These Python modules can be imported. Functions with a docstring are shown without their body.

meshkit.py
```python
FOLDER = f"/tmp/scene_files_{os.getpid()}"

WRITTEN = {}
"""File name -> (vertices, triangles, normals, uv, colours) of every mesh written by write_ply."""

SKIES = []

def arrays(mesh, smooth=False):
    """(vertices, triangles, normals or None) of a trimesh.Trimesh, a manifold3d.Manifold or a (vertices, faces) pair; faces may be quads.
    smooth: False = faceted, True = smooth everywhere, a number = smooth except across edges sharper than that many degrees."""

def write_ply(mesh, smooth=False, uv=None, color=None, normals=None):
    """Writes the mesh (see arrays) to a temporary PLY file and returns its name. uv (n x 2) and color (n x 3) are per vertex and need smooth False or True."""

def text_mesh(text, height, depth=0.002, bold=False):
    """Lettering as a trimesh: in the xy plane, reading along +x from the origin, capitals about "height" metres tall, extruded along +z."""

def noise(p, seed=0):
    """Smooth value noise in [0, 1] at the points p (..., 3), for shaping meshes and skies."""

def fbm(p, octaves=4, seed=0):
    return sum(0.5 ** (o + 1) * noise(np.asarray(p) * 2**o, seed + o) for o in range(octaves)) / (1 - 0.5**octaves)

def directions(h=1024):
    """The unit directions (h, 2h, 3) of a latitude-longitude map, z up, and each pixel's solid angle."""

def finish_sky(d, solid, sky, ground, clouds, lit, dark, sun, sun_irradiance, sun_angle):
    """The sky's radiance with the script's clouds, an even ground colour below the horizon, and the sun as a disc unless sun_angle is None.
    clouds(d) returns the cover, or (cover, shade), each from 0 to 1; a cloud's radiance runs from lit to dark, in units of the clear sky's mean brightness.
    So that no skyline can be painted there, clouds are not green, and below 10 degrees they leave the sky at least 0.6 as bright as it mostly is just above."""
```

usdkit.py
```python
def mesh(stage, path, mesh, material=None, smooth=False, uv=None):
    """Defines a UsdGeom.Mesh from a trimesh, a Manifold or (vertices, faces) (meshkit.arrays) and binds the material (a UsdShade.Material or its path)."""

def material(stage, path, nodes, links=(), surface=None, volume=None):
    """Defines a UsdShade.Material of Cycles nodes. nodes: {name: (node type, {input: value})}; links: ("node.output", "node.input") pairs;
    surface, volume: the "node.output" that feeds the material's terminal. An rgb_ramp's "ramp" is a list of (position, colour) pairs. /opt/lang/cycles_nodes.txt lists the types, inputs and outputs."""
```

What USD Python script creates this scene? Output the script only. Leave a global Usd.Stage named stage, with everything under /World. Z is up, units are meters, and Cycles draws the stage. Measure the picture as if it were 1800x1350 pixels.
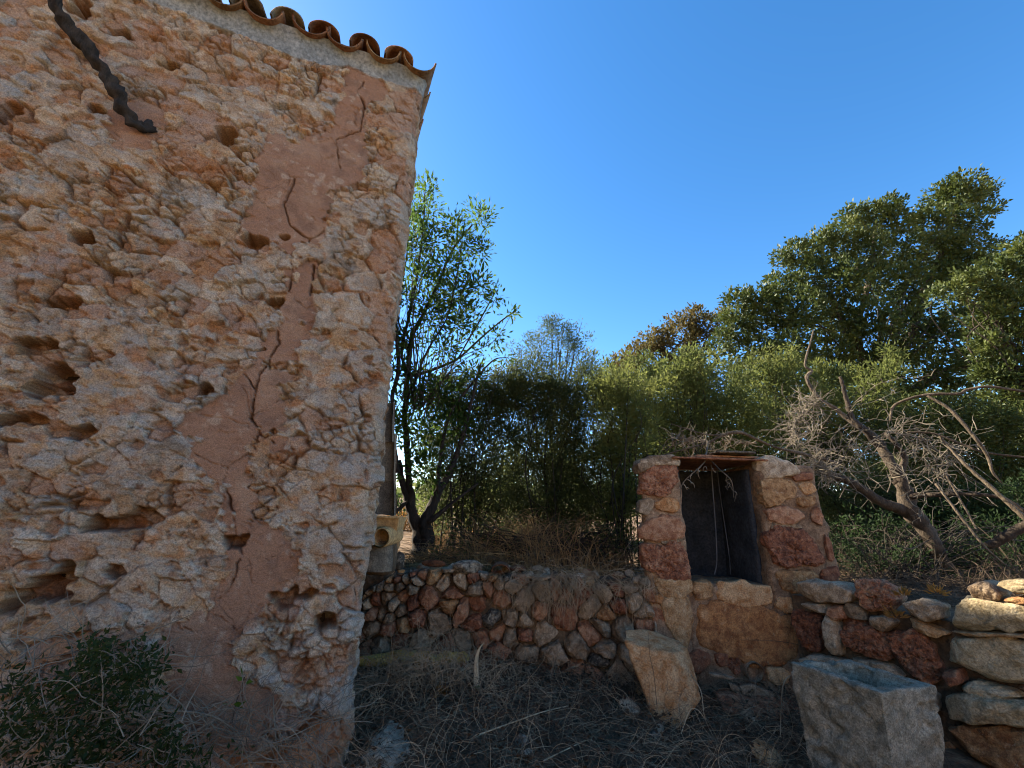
import math, random
import numpy as np, trimesh, manifold3d, shapely
from scipy.spatial import cKDTree, Voronoi
from pxr import Usd, UsdGeom, UsdLux, UsdShade, Sdf, Gf, Vt
import usdkit, meshkit

stage = Usd.Stage.CreateInMemory()
UsdGeom.SetStageUpAxis(stage, 'Z'); UsdGeom.SetStageMetersPerUnit(stage, 1.0)
UsdGeom.Xform.Define(stage, '/World'); UsdGeom.Scope.Define(stage, '/World/Looks')
random.seed(7)

# ------------------------------------------------------------------ camera, sky, sun, exposure
EXPOSURE = 2.1
SKY, SUN = 0.08, 1.25
SUN_AZ, SUN_EL = math.radians(-60), math.radians(35)      # azimuth from +y towards +x
FPX, PITCH, ROLL = 756.0, math.radians(16.4), math.radians(1.8)
EYE = np.array([0, 0, 1.35])
_R = np.array([1.0, 0, 0]); _U = np.array([0, -math.sin(PITCH), math.cos(PITCH)]); FWD = np.array([0, math.cos(PITCH), math.sin(PITCH)])
RT = math.cos(ROLL) * _R + math.sin(ROLL) * _U
UP = -math.sin(ROLL) * _R + math.cos(ROLL) * _U
cam = UsdGeom.Camera.Define(stage, '/World/camera')
cam.AddTransformOp().Set(Gf.Matrix4d(*[float(x) for r in ((*RT, 0), (*UP, 0), (*-FWD, 0), (*EYE, 1)) for x in r]))
cam.CreateHorizontalApertureAttr(36.0); cam.CreateVerticalApertureAttr(27.0)
cam.CreateFocalLengthAttr(36.0 * FPX / 1800.0); cam.CreateFStopAttr(0.0)
cam.CreateClippingRangeAttr(Gf.Vec2f(0.05, 2000)); cam.CreateExposureAttr(EXPOSURE)
sdir = np.array([math.sin(SUN_AZ) * math.cos(SUN_EL), math.cos(SUN_AZ) * math.cos(SUN_EL), math.sin(SUN_EL)])
dome = UsdLux.DomeLight.Define(stage, '/World/sky')
skym = usdkit.material(stage, '/World/Looks/sky', {
    'sky': ('sky_texture', {'sky_type': 'single_scattering', 'sun_disc': False, 'sun_elevation': SUN_EL, 'sun_rotation': SUN_AZ, 'altitude': 100.0, 'air_density': 0.9, 'aerosol_density': 0.2, 'ozone_density': 0.7}),
    'sat': ('hsv', {'saturation': 1.35}), 'bg': ('background_shader', {'strength': SKY})}, [('sky.color', 'sat.color'), ('sat.color', 'bg.color')], surface='bg.background')
UsdShade.MaterialBindingAPI.Apply(dome.GetPrim()).Bind(skym)
sun = UsdLux.DistantLight.Define(stage, '/World/sun')
sun.CreateIntensityAttr(SUN); sun.CreateNormalizeAttr(True); sun.CreateAngleAttr(0.5); sun.CreateColorAttr(Gf.Vec3f(1.0, 0.90, 0.74))
_z = sdir; _x = np.cross([0, 0, 1], _z); _x /= np.linalg.norm(_x); _y = np.cross(_z, _x)
sun.AddTransformOp().Set(Gf.Matrix4d(*[float(x) for r in ((*_x, 0), (*_y, 0), (*_z, 0), (0, 0, 30, 1)) for x in r]))

# ------------------------------------------------------------------ helpers
def ray(x, y):                       # direction through a point of the photograph (1800 x 1350)
    return (x - 900) / FPX * RT + (675 - y) / FPX * UP + FWD
def on_plane(x, y, p, n):
    d = ray(x, y); return EYE + d * np.dot(np.asarray(p, float) - EYE, n) / np.dot(d, n)
def at(x, y, Y):
    d = ray(x, y); return EYE + d * Y / d[1]
def on_z(x, y, z):
    d = ray(x, y); return EYE + d * (z - EYE[2]) / d[2]
def px2m(P):                         # metres per photograph pixel at P
    return float(np.dot(np.asarray(P) - EYE, FWD)) / FPX
_names = {}
def numbered(parent, name):
    k = (parent, name); n = _names.get(k, -1) + 1; _names[k] = n
    return name if n == 0 else f'{name}_{n:03d}'
def path_of(parent): return '/World' if parent is None else str(parent.GetPath())
def tag(o, label=None, cat=None, group=None, kind=None):
    for k, v in (('label', label), ('category', cat), ('group', group), ('kind', kind)):
        if v: o.SetCustomDataByKey(k, v)
    return o
def thing(name, label, cat, loc=(0, 0, 0), group=None):
    x = UsdGeom.Xform.Define(stage, '/World/' + numbered('/World', name))
    if any(loc): x.AddTranslateOp().Set(Gf.Vec3d(*map(float, loc)))
    LOC[x.GetPrim().GetName()] = np.asarray(loc, float)
    return tag(x.GetPrim(), label, cat, group)
def obj(name, m, mat, parent=None, smooth=True, tint=None, normals=None):
    p = path_of(parent)
    if isinstance(m, trimesh.Trimesh): m = (m.vertices, m.faces)
    if parent is not None: m = (np.asarray(m[0]) - LOC.get(p.split('/')[2], 0), m[1])
    pm = usdkit.mesh(stage, p + '/' + numbered(p, name), m, LOOK[mat], smooth=False if normals is not None else smooth)
    if normals is not None:
        pm.CreateNormalsAttr(Vt.Vec3fArray.FromNumpy(normals.astype(np.float32))); pm.SetNormalsInterpolation('vertex')
    if tint is not None:
        UsdGeom.PrimvarsAPI(pm).CreatePrimvar('tint', Sdf.ValueTypeNames.Color3fArray, 'vertex').Set(Vt.Vec3fArray.FromNumpy(tint.astype(np.float32)))
    return pm.GetPrim()
LOC, LOOK = {}, {}
def curves(name, lines, radii, mat, parent=None):
    p = path_of(parent)
    c = UsdGeom.BasisCurves.Define(stage, p + '/' + numbered(p, name))
    c.CreateTypeAttr('linear'); c.CreateWrapAttr('nonperiodic')
    c.CreateCurveVertexCountsAttr(Vt.IntArray([len(l) for l in lines]))
    c.CreatePointsAttr(Vt.Vec3fArray.FromNumpy((np.vstack(lines) - (LOC.get(p.split('/')[2], 0) if parent is not None else 0)).astype(np.float32)))
    c.CreateWidthsAttr(Vt.FloatArray.FromNumpy((2 * np.concatenate([np.broadcast_to(r, len(l)) for l, r in zip(lines, radii)])).astype(np.float32)))
    c.SetWidthsInterpolation('vertex')
    UsdShade.MaterialBindingAPI.Apply(c.GetPrim()).Bind(LOOK[mat])
    return c.GetPrim()
def join(ms):
    vs, fs, n = [], [], 0
    for v, f in ms:
        vs.append(v); fs.append(np.asarray(f) + n); n += len(v)
    return np.vstack(vs), np.vstack(fs)
def smoothline(pts, n=6):
    """Catmull-Rom through the points (rows may carry extra columns)."""
    p = np.asarray(pts, float)
    if len(p) < 3: t = np.linspace(0, 1, n + 1)[:, None]; return p[0] * (1 - t) + p[-1] * t
    q = np.vstack([2 * p[0] - p[1], p, 2 * p[-1] - p[-2]]); out = []
    for i in range(1, len(q) - 2):
        t = np.linspace(0, 1, n, endpoint=False)[:, None]
        out.append(0.5 * (2 * q[i] + (q[i + 1] - q[i - 1]) * t + (2 * q[i - 1] - 5 * q[i] + 4 * q[i + 1] - q[i + 2]) * t ** 2 + (3 * q[i] - q[i - 1] - 3 * q[i + 1] + q[i + 2]) * t ** 3))
    return np.vstack(out + [p[-1:]])
def tube(pts, radii, sides=7, rough=0.0, seed=0):
    p = np.asarray(pts, float); n = len(p); r = np.broadcast_to(np.asarray(radii, float), n)
    t = np.gradient(p, axis=0); t /= np.linalg.norm(t, axis=1, keepdims=True) + 1e-12
    a = np.cross(t[0], [0.3, 0.2, 1.0]); A = []
    for i in range(n):                               # parallel transport
        a = a - t[i] * np.dot(a, t[i]); a /= np.linalg.norm(a) + 1e-12; A.append(a)
    A = np.array(A); B = np.cross(t, A); ang = np.arange(sides) * 2 * np.pi / sides
    v = p[:, None] + r[:, None, None] * (np.cos(ang)[None, :, None] * A[:, None] + np.sin(ang)[None, :, None] * B[:, None])
    if rough:
        k = meshkit.noise(v.reshape(-1, 3) * (0.9 / max(r.mean(), .004)), seed).reshape(n, sides) - 0.5
        kk = meshkit.noise(v.reshape(-1, 3) * np.array([1, 1, .35]) * (2.2 / max(r.mean(), .004)), seed + 5).reshape(n, sides) - 0.5
        v = p[:, None] + (v - p[:, None]) * (1 + rough * (1.6 * k + 1.0 * kk))[..., None]
    i, j = np.meshgrid(np.arange(n - 1), np.arange(sides), indexing='ij')
    q = np.stack([i * sides + j, i * sides + (j + 1) % sides, (i + 1) * sides + (j + 1) % sides, (i + 1) * sides + j], -1).reshape(-1, 4)
    f = np.vstack([q[:, [0, 2, 1]], q[:, [0, 3, 2]]])
    v = np.vstack([v.reshape(-1, 3), p[:1], p[-1:]]); e = n * sides
    c0 = np.stack([np.full(sides, e), np.arange(sides), (np.arange(sides) + 1) % sides], 1)
    c1 = np.stack([np.full(sides, e + 1), (n - 1) * sides + (np.arange(sides) + 1) % sides, (n - 1) * sides + np.arange(sides)], 1)
    return v, np.vstack([f, c0, c1])

# ------------------------------------------------------------------ materials
def ramp_of(cols): return [tuple(c) for c in cols]
def rock(name, stops, scale=9.0, lichen=None, lichen_amt=0.55, pits=0.0, bump=0.5, dist=0.012, rough=0.92, tint=False, vary=0.25, stretch=(1, 1, 1), hair=0, warm=True):
    """Weathered mineral surface: two noise scales through a ramp, lichen patches, pitted bump."""
    wf = np.array([1.10, .97, .78]) if warm else np.ones(3); stops = [(a, tuple(np.array(c) * wf)) for a, c in stops]; lichen = None if lichen is None else tuple(np.array(lichen) * wf)
    n = {'geo': ('geometry', {}), 'map': ('mapping', {'scale': stretch}), 'n1': ('noise_texture', {'scale': scale, 'detail': 6.0, 'roughness': 0.65, 'distortion': 0.4}),
         'n2': ('noise_texture', {'scale': scale * 7, 'detail': 5.0, 'roughness': 0.7}), 'oi': ('object_info', {}),
         'f1': ('math', {'math_type': 'multiply_add', 'value2': vary, 'value3': -vary / 2}), 'f2': ('math', {'math_type': 'add'}),
         'r': ('rgb_ramp', {'ramp': [(a, c) for a, c in stops]}),
         'g': ('rgb_ramp', {'ramp': [(0.28, (.36,) * 3), (0.5, (.95,) * 3), (0.72, (1.55,) * 3)]}), 'm': ('mix_color', {'blend_type': 'multiply', 'fac': 1.0, 'use_clamp': False}),
         'h': ('math', {'math_type': 'multiply_add', 'value2': 0.7}), 'b': ('bump', {'strength': bump, 'distance': dist}),
         'p': ('principled_bsdf', {'roughness': rough, 'specular_ior_level': 0.25})}
    L = [('geo.position', 'map.vector'), ('map.vector', 'n1.vector'), ('map.vector', 'n2.vector'), ('oi.random', 'f1.value1'), ('f1.value', 'f2.value1'), ('n1.fac', 'f2.value2'),
         ('f2.value', 'r.fac'), ('n2.fac', 'g.fac'), ('g.color', 'm.b'), ('n2.fac', 'h.value1'), ('n1.fac', 'h.value3'), ('h.value', 'b.height'), ('b.normal', 'p.normal')]
    src = 'r.color'
    if tint:
        n['at'] = ('attribute', {'attribute': 'tint'}); src = 'at.color'
        n['mt'] = ('mix_color', {'blend_type': 'mix', 'fac': 0.15}); L += [('at.color', 'mt.a'), ('r.color', 'mt.b')]; src = 'mt.result'
    L.append((src, 'm.a')); out = 'm.result'
    if lichen is not None:
        n['nl'] = ('noise_texture', {'scale': scale * 1.7, 'detail': 8.0, 'roughness': 0.75, 'w': 3.0}); n['loc'] = ('vector_math', {'math_type': 'add', 'vector2': (7.3, 1.9, 4.4)})
        n['lr'] = ('rgb_ramp', {'ramp': [(lichen_amt, (0, 0, 0)), (lichen_amt + .1, (.8, .8, .8))]}); n['ml'] = ('mix_color', {'blend_type': 'mix', 'b': lichen})
        L += [('map.vector', 'loc.vector1'), ('loc.vector', 'nl.vector'), ('nl.fac', 'lr.fac'), ('lr.color', 'ml.fac'), (out, 'ml.a')]; out = 'ml.result'
    if pits:
        n['v'] = ('voronoi_texture', {'feature': 'smooth_f1', 'scale': 55.0, 'smoothness': .3, 'randomness': 1.0}); n['vr'] = ('rgb_ramp', {'ramp': [(.18, (0,) * 3), (.4, (1,) * 3)]})
        n['b2'] = ('bump', {'strength': pits, 'distance': 0.018})
        L += [('map.vector', 'v.vector'), ('v.distance', 'vr.fac'), ('vr.color', 'b2.height'), ('b.normal', 'b2.normal')]
        L = [l for l in L if l != ('b.normal', 'p.normal')] + [('b2.normal', 'p.normal')]
    if hair:
        n['wn'] = ('noise_texture', {'scale': 9.0, 'detail': 4.0, 'roughness': .6}); n['wm'] = ('vector_math', {'math_type': 'multiply_add', 'vector2': (.10, .10, .10)})
        n['hv'] = ('voronoi_texture', {'feature': 'distance_to_edge', 'scale': hair, 'randomness': 1.0}); n['hr'] = ('rgb_ramp', {'ramp': [(0.0, (0,) * 3), (.03, (1,) * 3)]})
        n['hn'] = ('noise_texture', {'scale': 5.0, 'detail': 3.0}); n['hs'] = ('rgb_ramp', {'ramp': [(.50, (0,) * 3), (.66, (1,) * 3)]}); n['hx'] = ('mix_color', {'blend_type': 'mix', 'a': (1.0, 1.0, 1.0)})
        n['b3'] = ('bump', {'strength': .7, 'distance': 0.008})
        L += [('geo.position', 'wn.vector'), ('wn.color', 'wm.vector1'), ('geo.position', 'wm.vector3'), ('wm.vector', 'hv.vector'), ('hv.distance', 'hr.fac'), ('geo.position', 'hn.vector'), ('hn.fac', 'hs.fac'), ('hs.color', 'hx.fac'), ('hr.color', 'hx.b'), ('hx.result', 'b3.height'), ('b.normal', 'b3.normal')]
        L = [l for l in L if l != ('b.normal', 'p.normal')] + [('b3.normal', 'p.normal')]
    L.append((out, 'p.base_color'))
    LOOK[name] = usdkit.material(stage, '/World/Looks/' + name, n, L, surface='p.BSDF')

rock('rubble', [(.3, (.30, .20, .13)), (.5, (.40, .29, .20)), (.7, (.46, .38, .30))], scale=20, bump=1.0, dist=.026, tint=True, hair=13)
rock('render_coat', [(.3, (.20, .10, .06)), (.5, (.28, .15, .092)), (.7, (.35, .21, .14))], scale=24, bump=.9, dist=.016, tint=True, stretch=(1, 1, 1.6), hair=5)
rock('cement', [(.3, (.16, .155, .15)), (.5, (.26, .25, .235)), (.7, (.34, .33, .31))], scale=7, bump=.5, dist=.008, tint=True)
rock('red_stone', [(.3, (0.108, 0.0408, 0.024)), (.5, (0.228, 0.106, 0.0624)), (.7, (0.372, 0.228, 0.15))], scale=18, lichen=(.29, .25, .20), lichen_amt=.58, bump=.8, dist=.02)
rock('porous_stone', [(.3, (0.102, 0.0384, 0.0228)), (.5, (0.252, 0.11, 0.066)), (.72, (0.408, 0.258, 0.174))], scale=22, lichen=(.28, .24, .19), lichen_amt=.6, pits=.8, bump=.8, dist=.02)
rock('grey_stone', [(.3, (0.121, 0.0891, 0.0621)), (.5, (0.257, 0.203, 0.151)), (.7, (0.432, 0.371, 0.297))], scale=18, lichen=(.36, .33, .28), lichen_amt=.6, bump=.8, dist=.02)
rock('tan_stone', [(.3, (0.156, 0.0744, 0.0324)), (.5, (0.312, 0.192, 0.0984)), (.7, (0.444, 0.336, 0.216))], scale=16, lichen=(.35, .32, .26), lichen_amt=.58, bump=.8, dist=.02)
rock('ochre_stone', [(.3, (0.175, 0.075, 0.0312)), (.5, (0.338, 0.175, 0.0775)), (.7, (0.45, 0.312, 0.188))], scale=14, lichen=(.38, .34, .26), lichen_amt=.6, bump=.8, dist=.02)
rock('lichen_stone', [(.3, (0.143, 0.117, 0.0754)), (.5, (0.273, 0.234, 0.159)), (.7, (0.416, 0.377, 0.286))], scale=12, lichen=(.45, .26, .06), lichen_amt=.6, bump=.8, dist=.02)
rock('trough_stone', [(.3, (0.156, 0.15, 0.126)), (.5, (0.288, 0.282, 0.246)), (.7, (0.444, 0.432, 0.396))], scale=16, lichen=(.10, .09, .07), lichen_amt=.56, bump=.9, dist=.02)
rock('white_rock', [(.38, (.06, .056, .05)), (.5, (.22, .205, .18)), (.62, (.42, .39, .34))], scale=34, bump=1.0, dist=.02)
rock('mortar', [(.3, (0.12, 0.078, 0.0528)), (.5, (0.228, 0.158, 0.11)), (.7, (0.348, 0.264, 0.192))], scale=16, lichen=(.26, .235, .19), lichen_amt=.6, bump=.8, dist=.015)
rock('dark_earth', [(.3, (0.032, 0.0216, 0.0136)), (.5, (0.072, 0.0496, 0.032)), (.7, (0.12, 0.088, 0.06))], scale=7, bump=.9, dist=.02)
rock('terracotta', [(.3, (.08, .035, .018)), (.5, (.16, .075, .04)), (.7, (.25, .14, .08))], scale=10, lichen=(.30, .26, .18), lichen_amt=.6, bump=.4, dist=.006)
rock('old_tile', [(.3, (.09, .08, .07)), (.5, (.15, .135, .115)), (.7, (.22, .19, .15))], scale=14, lichen=(.22, .23, .2), lichen_amt=.6, bump=.5, dist=.006)
rock('eave_clay', [(.3, (.10, .06, .03)), (.5, (.19, .115, .06)), (.7, (.27, .18, .10))], scale=9, lichen=(.20, .18, .13), lichen_amt=.58, bump=.5, dist=.006)
rock('buff_clay', [(.3, (.30, .19, .085)), (.5, (.38, .25, .12)), (.7, (.42, .30, .16))], scale=5, bump=.2, dist=.004)
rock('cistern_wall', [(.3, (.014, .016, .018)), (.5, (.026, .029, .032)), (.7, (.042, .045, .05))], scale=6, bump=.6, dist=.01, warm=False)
rock('bark', [(.3, (.020, .016, .013)), (.5, (.040, .032, .026)), (.7, (.075, .063, .052))], scale=12, bump=.9, dist=.02, stretch=(1, 1, .35))
rock('dead_wood', [(.3, (0.0375, 0.03, 0.0232)), (.5, (0.0825, 0.069, 0.0547)), (.7, (0.165, 0.146, 0.12))], scale=12, bump=.9, dist=.02, stretch=(1, 1, .4))
rock('charred_wood', [(.3, (.008, .007, .007)), (.5, (.016, .014, .013)), (.7, (.035, .03, .027))], scale=30, bump=1.0, dist=.012, stretch=(1, 1, .3))
rock('mossy_wood', [(.3, (0.16, 0.072, 0.024)), (.5, (0.352, 0.192, 0.048)), (.7, (0.432, 0.32, 0.096))], scale=10, bump=.7, dist=.01)
rock('ground', [(.3, (0.065, 0.0442, 0.0286)), (.48, (0.124, 0.0871, 0.0585)), (.62, (0.195, 0.143, 0.0975)), (.75, (0.286, 0.215, 0.143))], scale=6, bump=1.0, dist=.04)
rock('dry_field', [(.3, (.32, .23, .12)), (.5, (.43, .32, .19)), (.7, (.48, .38, .25))], scale=1.2, bump=.6, dist=.03)
def plain(name, col, vary=.35, rough=.9):
    LOOK[name] = usdkit.material(stage, '/World/Looks/' + name, {'geo': ('geometry', {}), 'n': ('noise_texture', {'scale': 6.0, 'detail': 3.0}), 'hi': ('hair_info', {}),
        'r': ('rgb_ramp', {'ramp': [(.3, tuple(c * (1 - vary) for c in col)), (.7, tuple(c * (1 + vary) for c in col))]}), 'p': ('principled_bsdf', {'roughness': rough, 'specular_ior_level': .15})},
        [('geo.position', 'n.vector'), ('n.fac', 'r.fac'), ('r.color', 'p.base_color')], surface='p.BSDF')
plain('straw', (.42, .32, .19)); plain('grey_straw', (.27, .195, .115), .5); plain('dark_straw', (.085, .06, .038), .5); plain('gold_mix', (.22, .135, .055), .6); plain('rope', (.085, .09, .095)); plain('twig', (.15, .125, .09), .55); plain('stem_dark', (.035, .028, .02))
def leaf(name, stops, trans=.42, rough=.62, spec=.12):
    LOOK[name] = usdkit.material(stage, '/World/Looks/' + name, {
        'geo': ('geometry', {}), 'n': ('noise_texture', {'scale': 1.3, 'detail': 3.0}), 'a': ('math', {'math_type': 'multiply_add', 'value2': .6, 'value3': -.30}), 'b': ('math', {'math_type': 'add'}),
        'r': ('rgb_ramp', {'ramp': stops}), 'hs': ('hsv', {'saturation': 1.0, 'value': 2.0}),
        'p': ('principled_bsdf', {'roughness': rough, 'specular_ior_level': spec}), 't': ('translucent_bsdf', {}), 'm': ('mix_closure', {'fac': trans})},
        [('geo.position', 'n.vector'), ('geo.random_per_island', 'a.value1'), ('a.value', 'b.value1'), ('n.fac', 'b.value2'), ('b.value', 'r.fac'), ('r.color', 'p.base_color'), ('r.color', 'hs.color'), ('hs.color', 't.color'),
         ('p.BSDF', 'm.closure1'), ('t.BSDF', 'm.closure2')], surface='m.closure')
leaf('bay_leaf', [(.2, (.035, .06, .012)), (.5, (.07, .115, .02)), (.8, (.13, .165, .035))], trans=.5)
leaf('shrub_leaf', [(.2, (.05, .06, .02)), (.5, (.10, .11, .036)), (.8, (.19, .185, .065))])
leaf('olive_leaf', [(.2, (.055, .072, .028)), (.5, (.10, .12, .05)), (.8, (.17, .18, .08))], trans=.3)
leaf('bright_leaf', [(.2, (.075, .088, .024)), (.5, (.15, .155, .042)), (.8, (.27, .25, .08))], trans=.45)
leaf('rust_oak_leaf', [(.2, (.085, .065, .02)), (.5, (.16, .135, .042)), (.8, (.23, .205, .07))], trans=.3)
leaf('holm_leaf', [(.2, (.045, .06, .014)), (.5, (.11, .125, .028)), (.8, (.24, .225, .06))], trans=.2, rough=.5, spec=.2)
leaf('bramble_leaf', [(.2, (.02, .035, .012)), (.5, (.035, .06, .018)), (.8, (.06, .09, .028))])
leaf('dry_leaf', [(.2, (.20, .10, .025)), (.5, (.32, .17, .04)), (.8, (.38, .26, .09))], trans=.3)
leaf('litter', [(.2, (.05, .032, .018)), (.5, (.11, .07, .036)), (.8, (.20, .14, .08))], trans=.1)
leaf('green_blade', [(.2, (.06, .11, .012)), (.5, (.09, .15, .02)), (.8, (.13, .18, .03))], trans=.3)
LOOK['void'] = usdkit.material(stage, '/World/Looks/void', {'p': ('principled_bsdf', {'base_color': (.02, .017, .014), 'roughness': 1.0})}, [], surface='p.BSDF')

# ------------------------------------------------------------------ ground
def sstep(a, b, x):
    t = np.clip((np.asarray(x, float) - a) / (b - a), 0, 1); return t * t * (3 - 2 * t)
def nz(x, y, sc, seed=0, octv=4):
    return meshkit.fbm(np.stack([np.asarray(x) * sc, np.asarray(y) * sc, np.zeros_like(np.asarray(x, float)) + .37], -1), octv, seed) - .5
def gz(x, y):
    x, y = np.asarray(x, float), np.asarray(y, float)
    right = (x - 2.36) * .877 + (y - 3.8) * .48           # behind the dry stone wall that comes towards the viewer
    t = np.maximum(sstep(4.12, 4.4, y), sstep(.18, .5, right))
    yard = .02 + .10 * nz(x, y, 1.3) + .05 * nz(x, y, 5, 3) + .10 * sstep(2.4, .6, np.hypot(x + .8, y - 3.6))
    terr = .70 + .05 * np.maximum(y - 5, 0) * sstep(5, 9, y) * np.exp(-np.maximum(y - 30, 0) / 60) + .12 * nz(x, y, .8) + .05 * nz(x, y, 4, 3)
    far = 6.0 * sstep(40, 160, y + .3 * x) * (.5 + nz(x, y, .02))
    back = .62 * np.maximum(-y - 3.2, 0) / (1 + np.maximum(-y - 3.2, 0) / 26)
    return yard * (1 - t) + terr * t + far + back + (.8 * nz(x, y, .25, 9) * sstep(3, 8, -y))
def axis_pts(a, b, fine, lo, hi):
    i = np.arange(a, b + 1e-6, fine); out_lo = a - np.geomspace(fine, a - lo, 34)[::-1]; out_hi = b + np.geomspace(fine, hi - b, 40)
    return np.concatenate([out_lo, i, out_hi])
gx, gy = axis_pts(-2.4, 4.2, .04, -180, 180), axis_pts(.9, 6.5, .04, -60, 400)
GX, GY = np.meshgrid(gx, gy, indexing='ij'); nx, ny = GX.shape
gv = np.stack([GX, GY, gz(GX, GY)], -1).reshape(-1, 3)
i, j = np.meshgrid(np.arange(nx - 1), np.arange(ny - 1), indexing='ij'); a = (i * ny + j).ravel()
gf = np.vstack([np.stack([a, a + ny, a + ny + 1], 1), np.stack([a, a + ny + 1, a + 1], 1)]); behind = gv[gf, 1].mean(1) < -3.0
def part_of(v, f):
    u, inv = np.unique(f, return_inverse=True); return v[u], inv.reshape(-1, 3)
tag(obj('hillside', part_of(gv, gf[behind]), 'dry_field'), 'slope of pale dry grass on the open side of the yard', 'hillside', kind='structure')
tag(obj('ground', part_of(gv, gf[~behind]), 'ground'), 'bare dry earth strewn with dead grass in front of the walls', 'ground', kind='structure')

# ------------------------------------------------------------------ the rubble stone house
YAW = math.radians(18.7)
HU = np.array([math.cos(YAW), math.sin(YAW), 0]); HN = np.array([math.sin(YAW), -math.cos(YAW), 0]); HB = -HN
HC = np.array([-.7706, 2.5, 0])
def wall_sz(x, y, off=0.0):
    P = on_plane(x, y, HC + HN * off, HN); return (HC - P) @ HU, P[2]
def HP(s, z, out=0.0):
    return HC - HU * s + HN * out + np.array([0, 0, z])
house = thing('stone_house', 'old rubble stone house with crumbling orange brown render and a tiled eave', 'house', HC)
DU = .0056
ss, zz = np.arange(-.55, 2.5, DU), np.arange(-.25, 4.455, DU)
S, Z = np.meshgrid(ss, zz, indexing='ij'); ns, nzv = S.shape
p3 = np.stack([S, Z, np.zeros_like(S) + .5], -1)
rng = np.random.default_rng(11)
N = lambda sc, seed, o=4, an=(1, 1): meshkit.fbm(p3 * np.array([sc * an[0], sc * an[1], 1]), o, seed) - .5
ws = S + .10 * N(5, 1, 2) + .045 * N(17, 2, 3); wz = Z + .085 * N(5, 3, 2) + .04 * N(17, 4, 3)
def darts(s0, s1, z0, z1, rad, n, rng, ax=1.5):
    pts, rs = [], []
    cand = np.stack([rng.uniform(s0, s1, n), rng.uniform(z0, z1, n)], 1); rr = rad(cand[:, 0], cand[:, 1]) * rng.uniform(.7, 1.35, n)
    P = np.zeros((0, 2)); Rr = np.zeros(0)
    for c, r in zip(cand, rr):
        if len(P) == 0 or (np.hypot((P[:, 0] - c[0]) / ax, P[:, 1] - c[1]) > (Rr + r) * .5).all():
            P = np.vstack([P, c]); Rr = np.append(Rr, r)
    return P
seeds = darts(-.7, 2.6, -.35, 4.75, lambda s, z: .068 + .075 * (meshkit.noise(np.stack([s * 2.2, z * 2.2, s * 0], -1), 5) - .35) + .07 * np.exp(-(s / .22) ** 2), 9000, rng)
kt = cKDTree(seeds / [1.5, 1]); dd, ii = kt.query(np.stack([ws / 1.5, wz], -1).reshape(-1, 2), k=2)
E1 = ((dd[:, 1] - dd[:, 0]) * .5).reshape(S.shape); cid = ii[:, 0].reshape(S.shape); nc = len(seeds)
ds, dz = ws - seeds[cid, 0], wz - seeds[cid, 1]
off = rng.normal(0, 1, nc); tilt = rng.normal(0, 1, (nc, 2)); kind = rng.random(nc)
sunk = kind < .2                                               # mortar pockets between the faces
h = .05 * N(1.3, 7, 3) + (off * .006 - sunk * .008)[cid] + tilt[cid, 0] * ds * .035 + tilt[cid, 1] * dz * .055
crk = np.clip(N(6, 21, 3) * 4.0 + .36, 0, 1); h -= .009 * crk * np.exp(-E1 / .0045)                   # cracks open and close along their run
h -= (.002 + .045 * crk ** 2) * np.exp(-(E1 / (.0020 + .0055 * crk ** 3)) ** 2)
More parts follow.
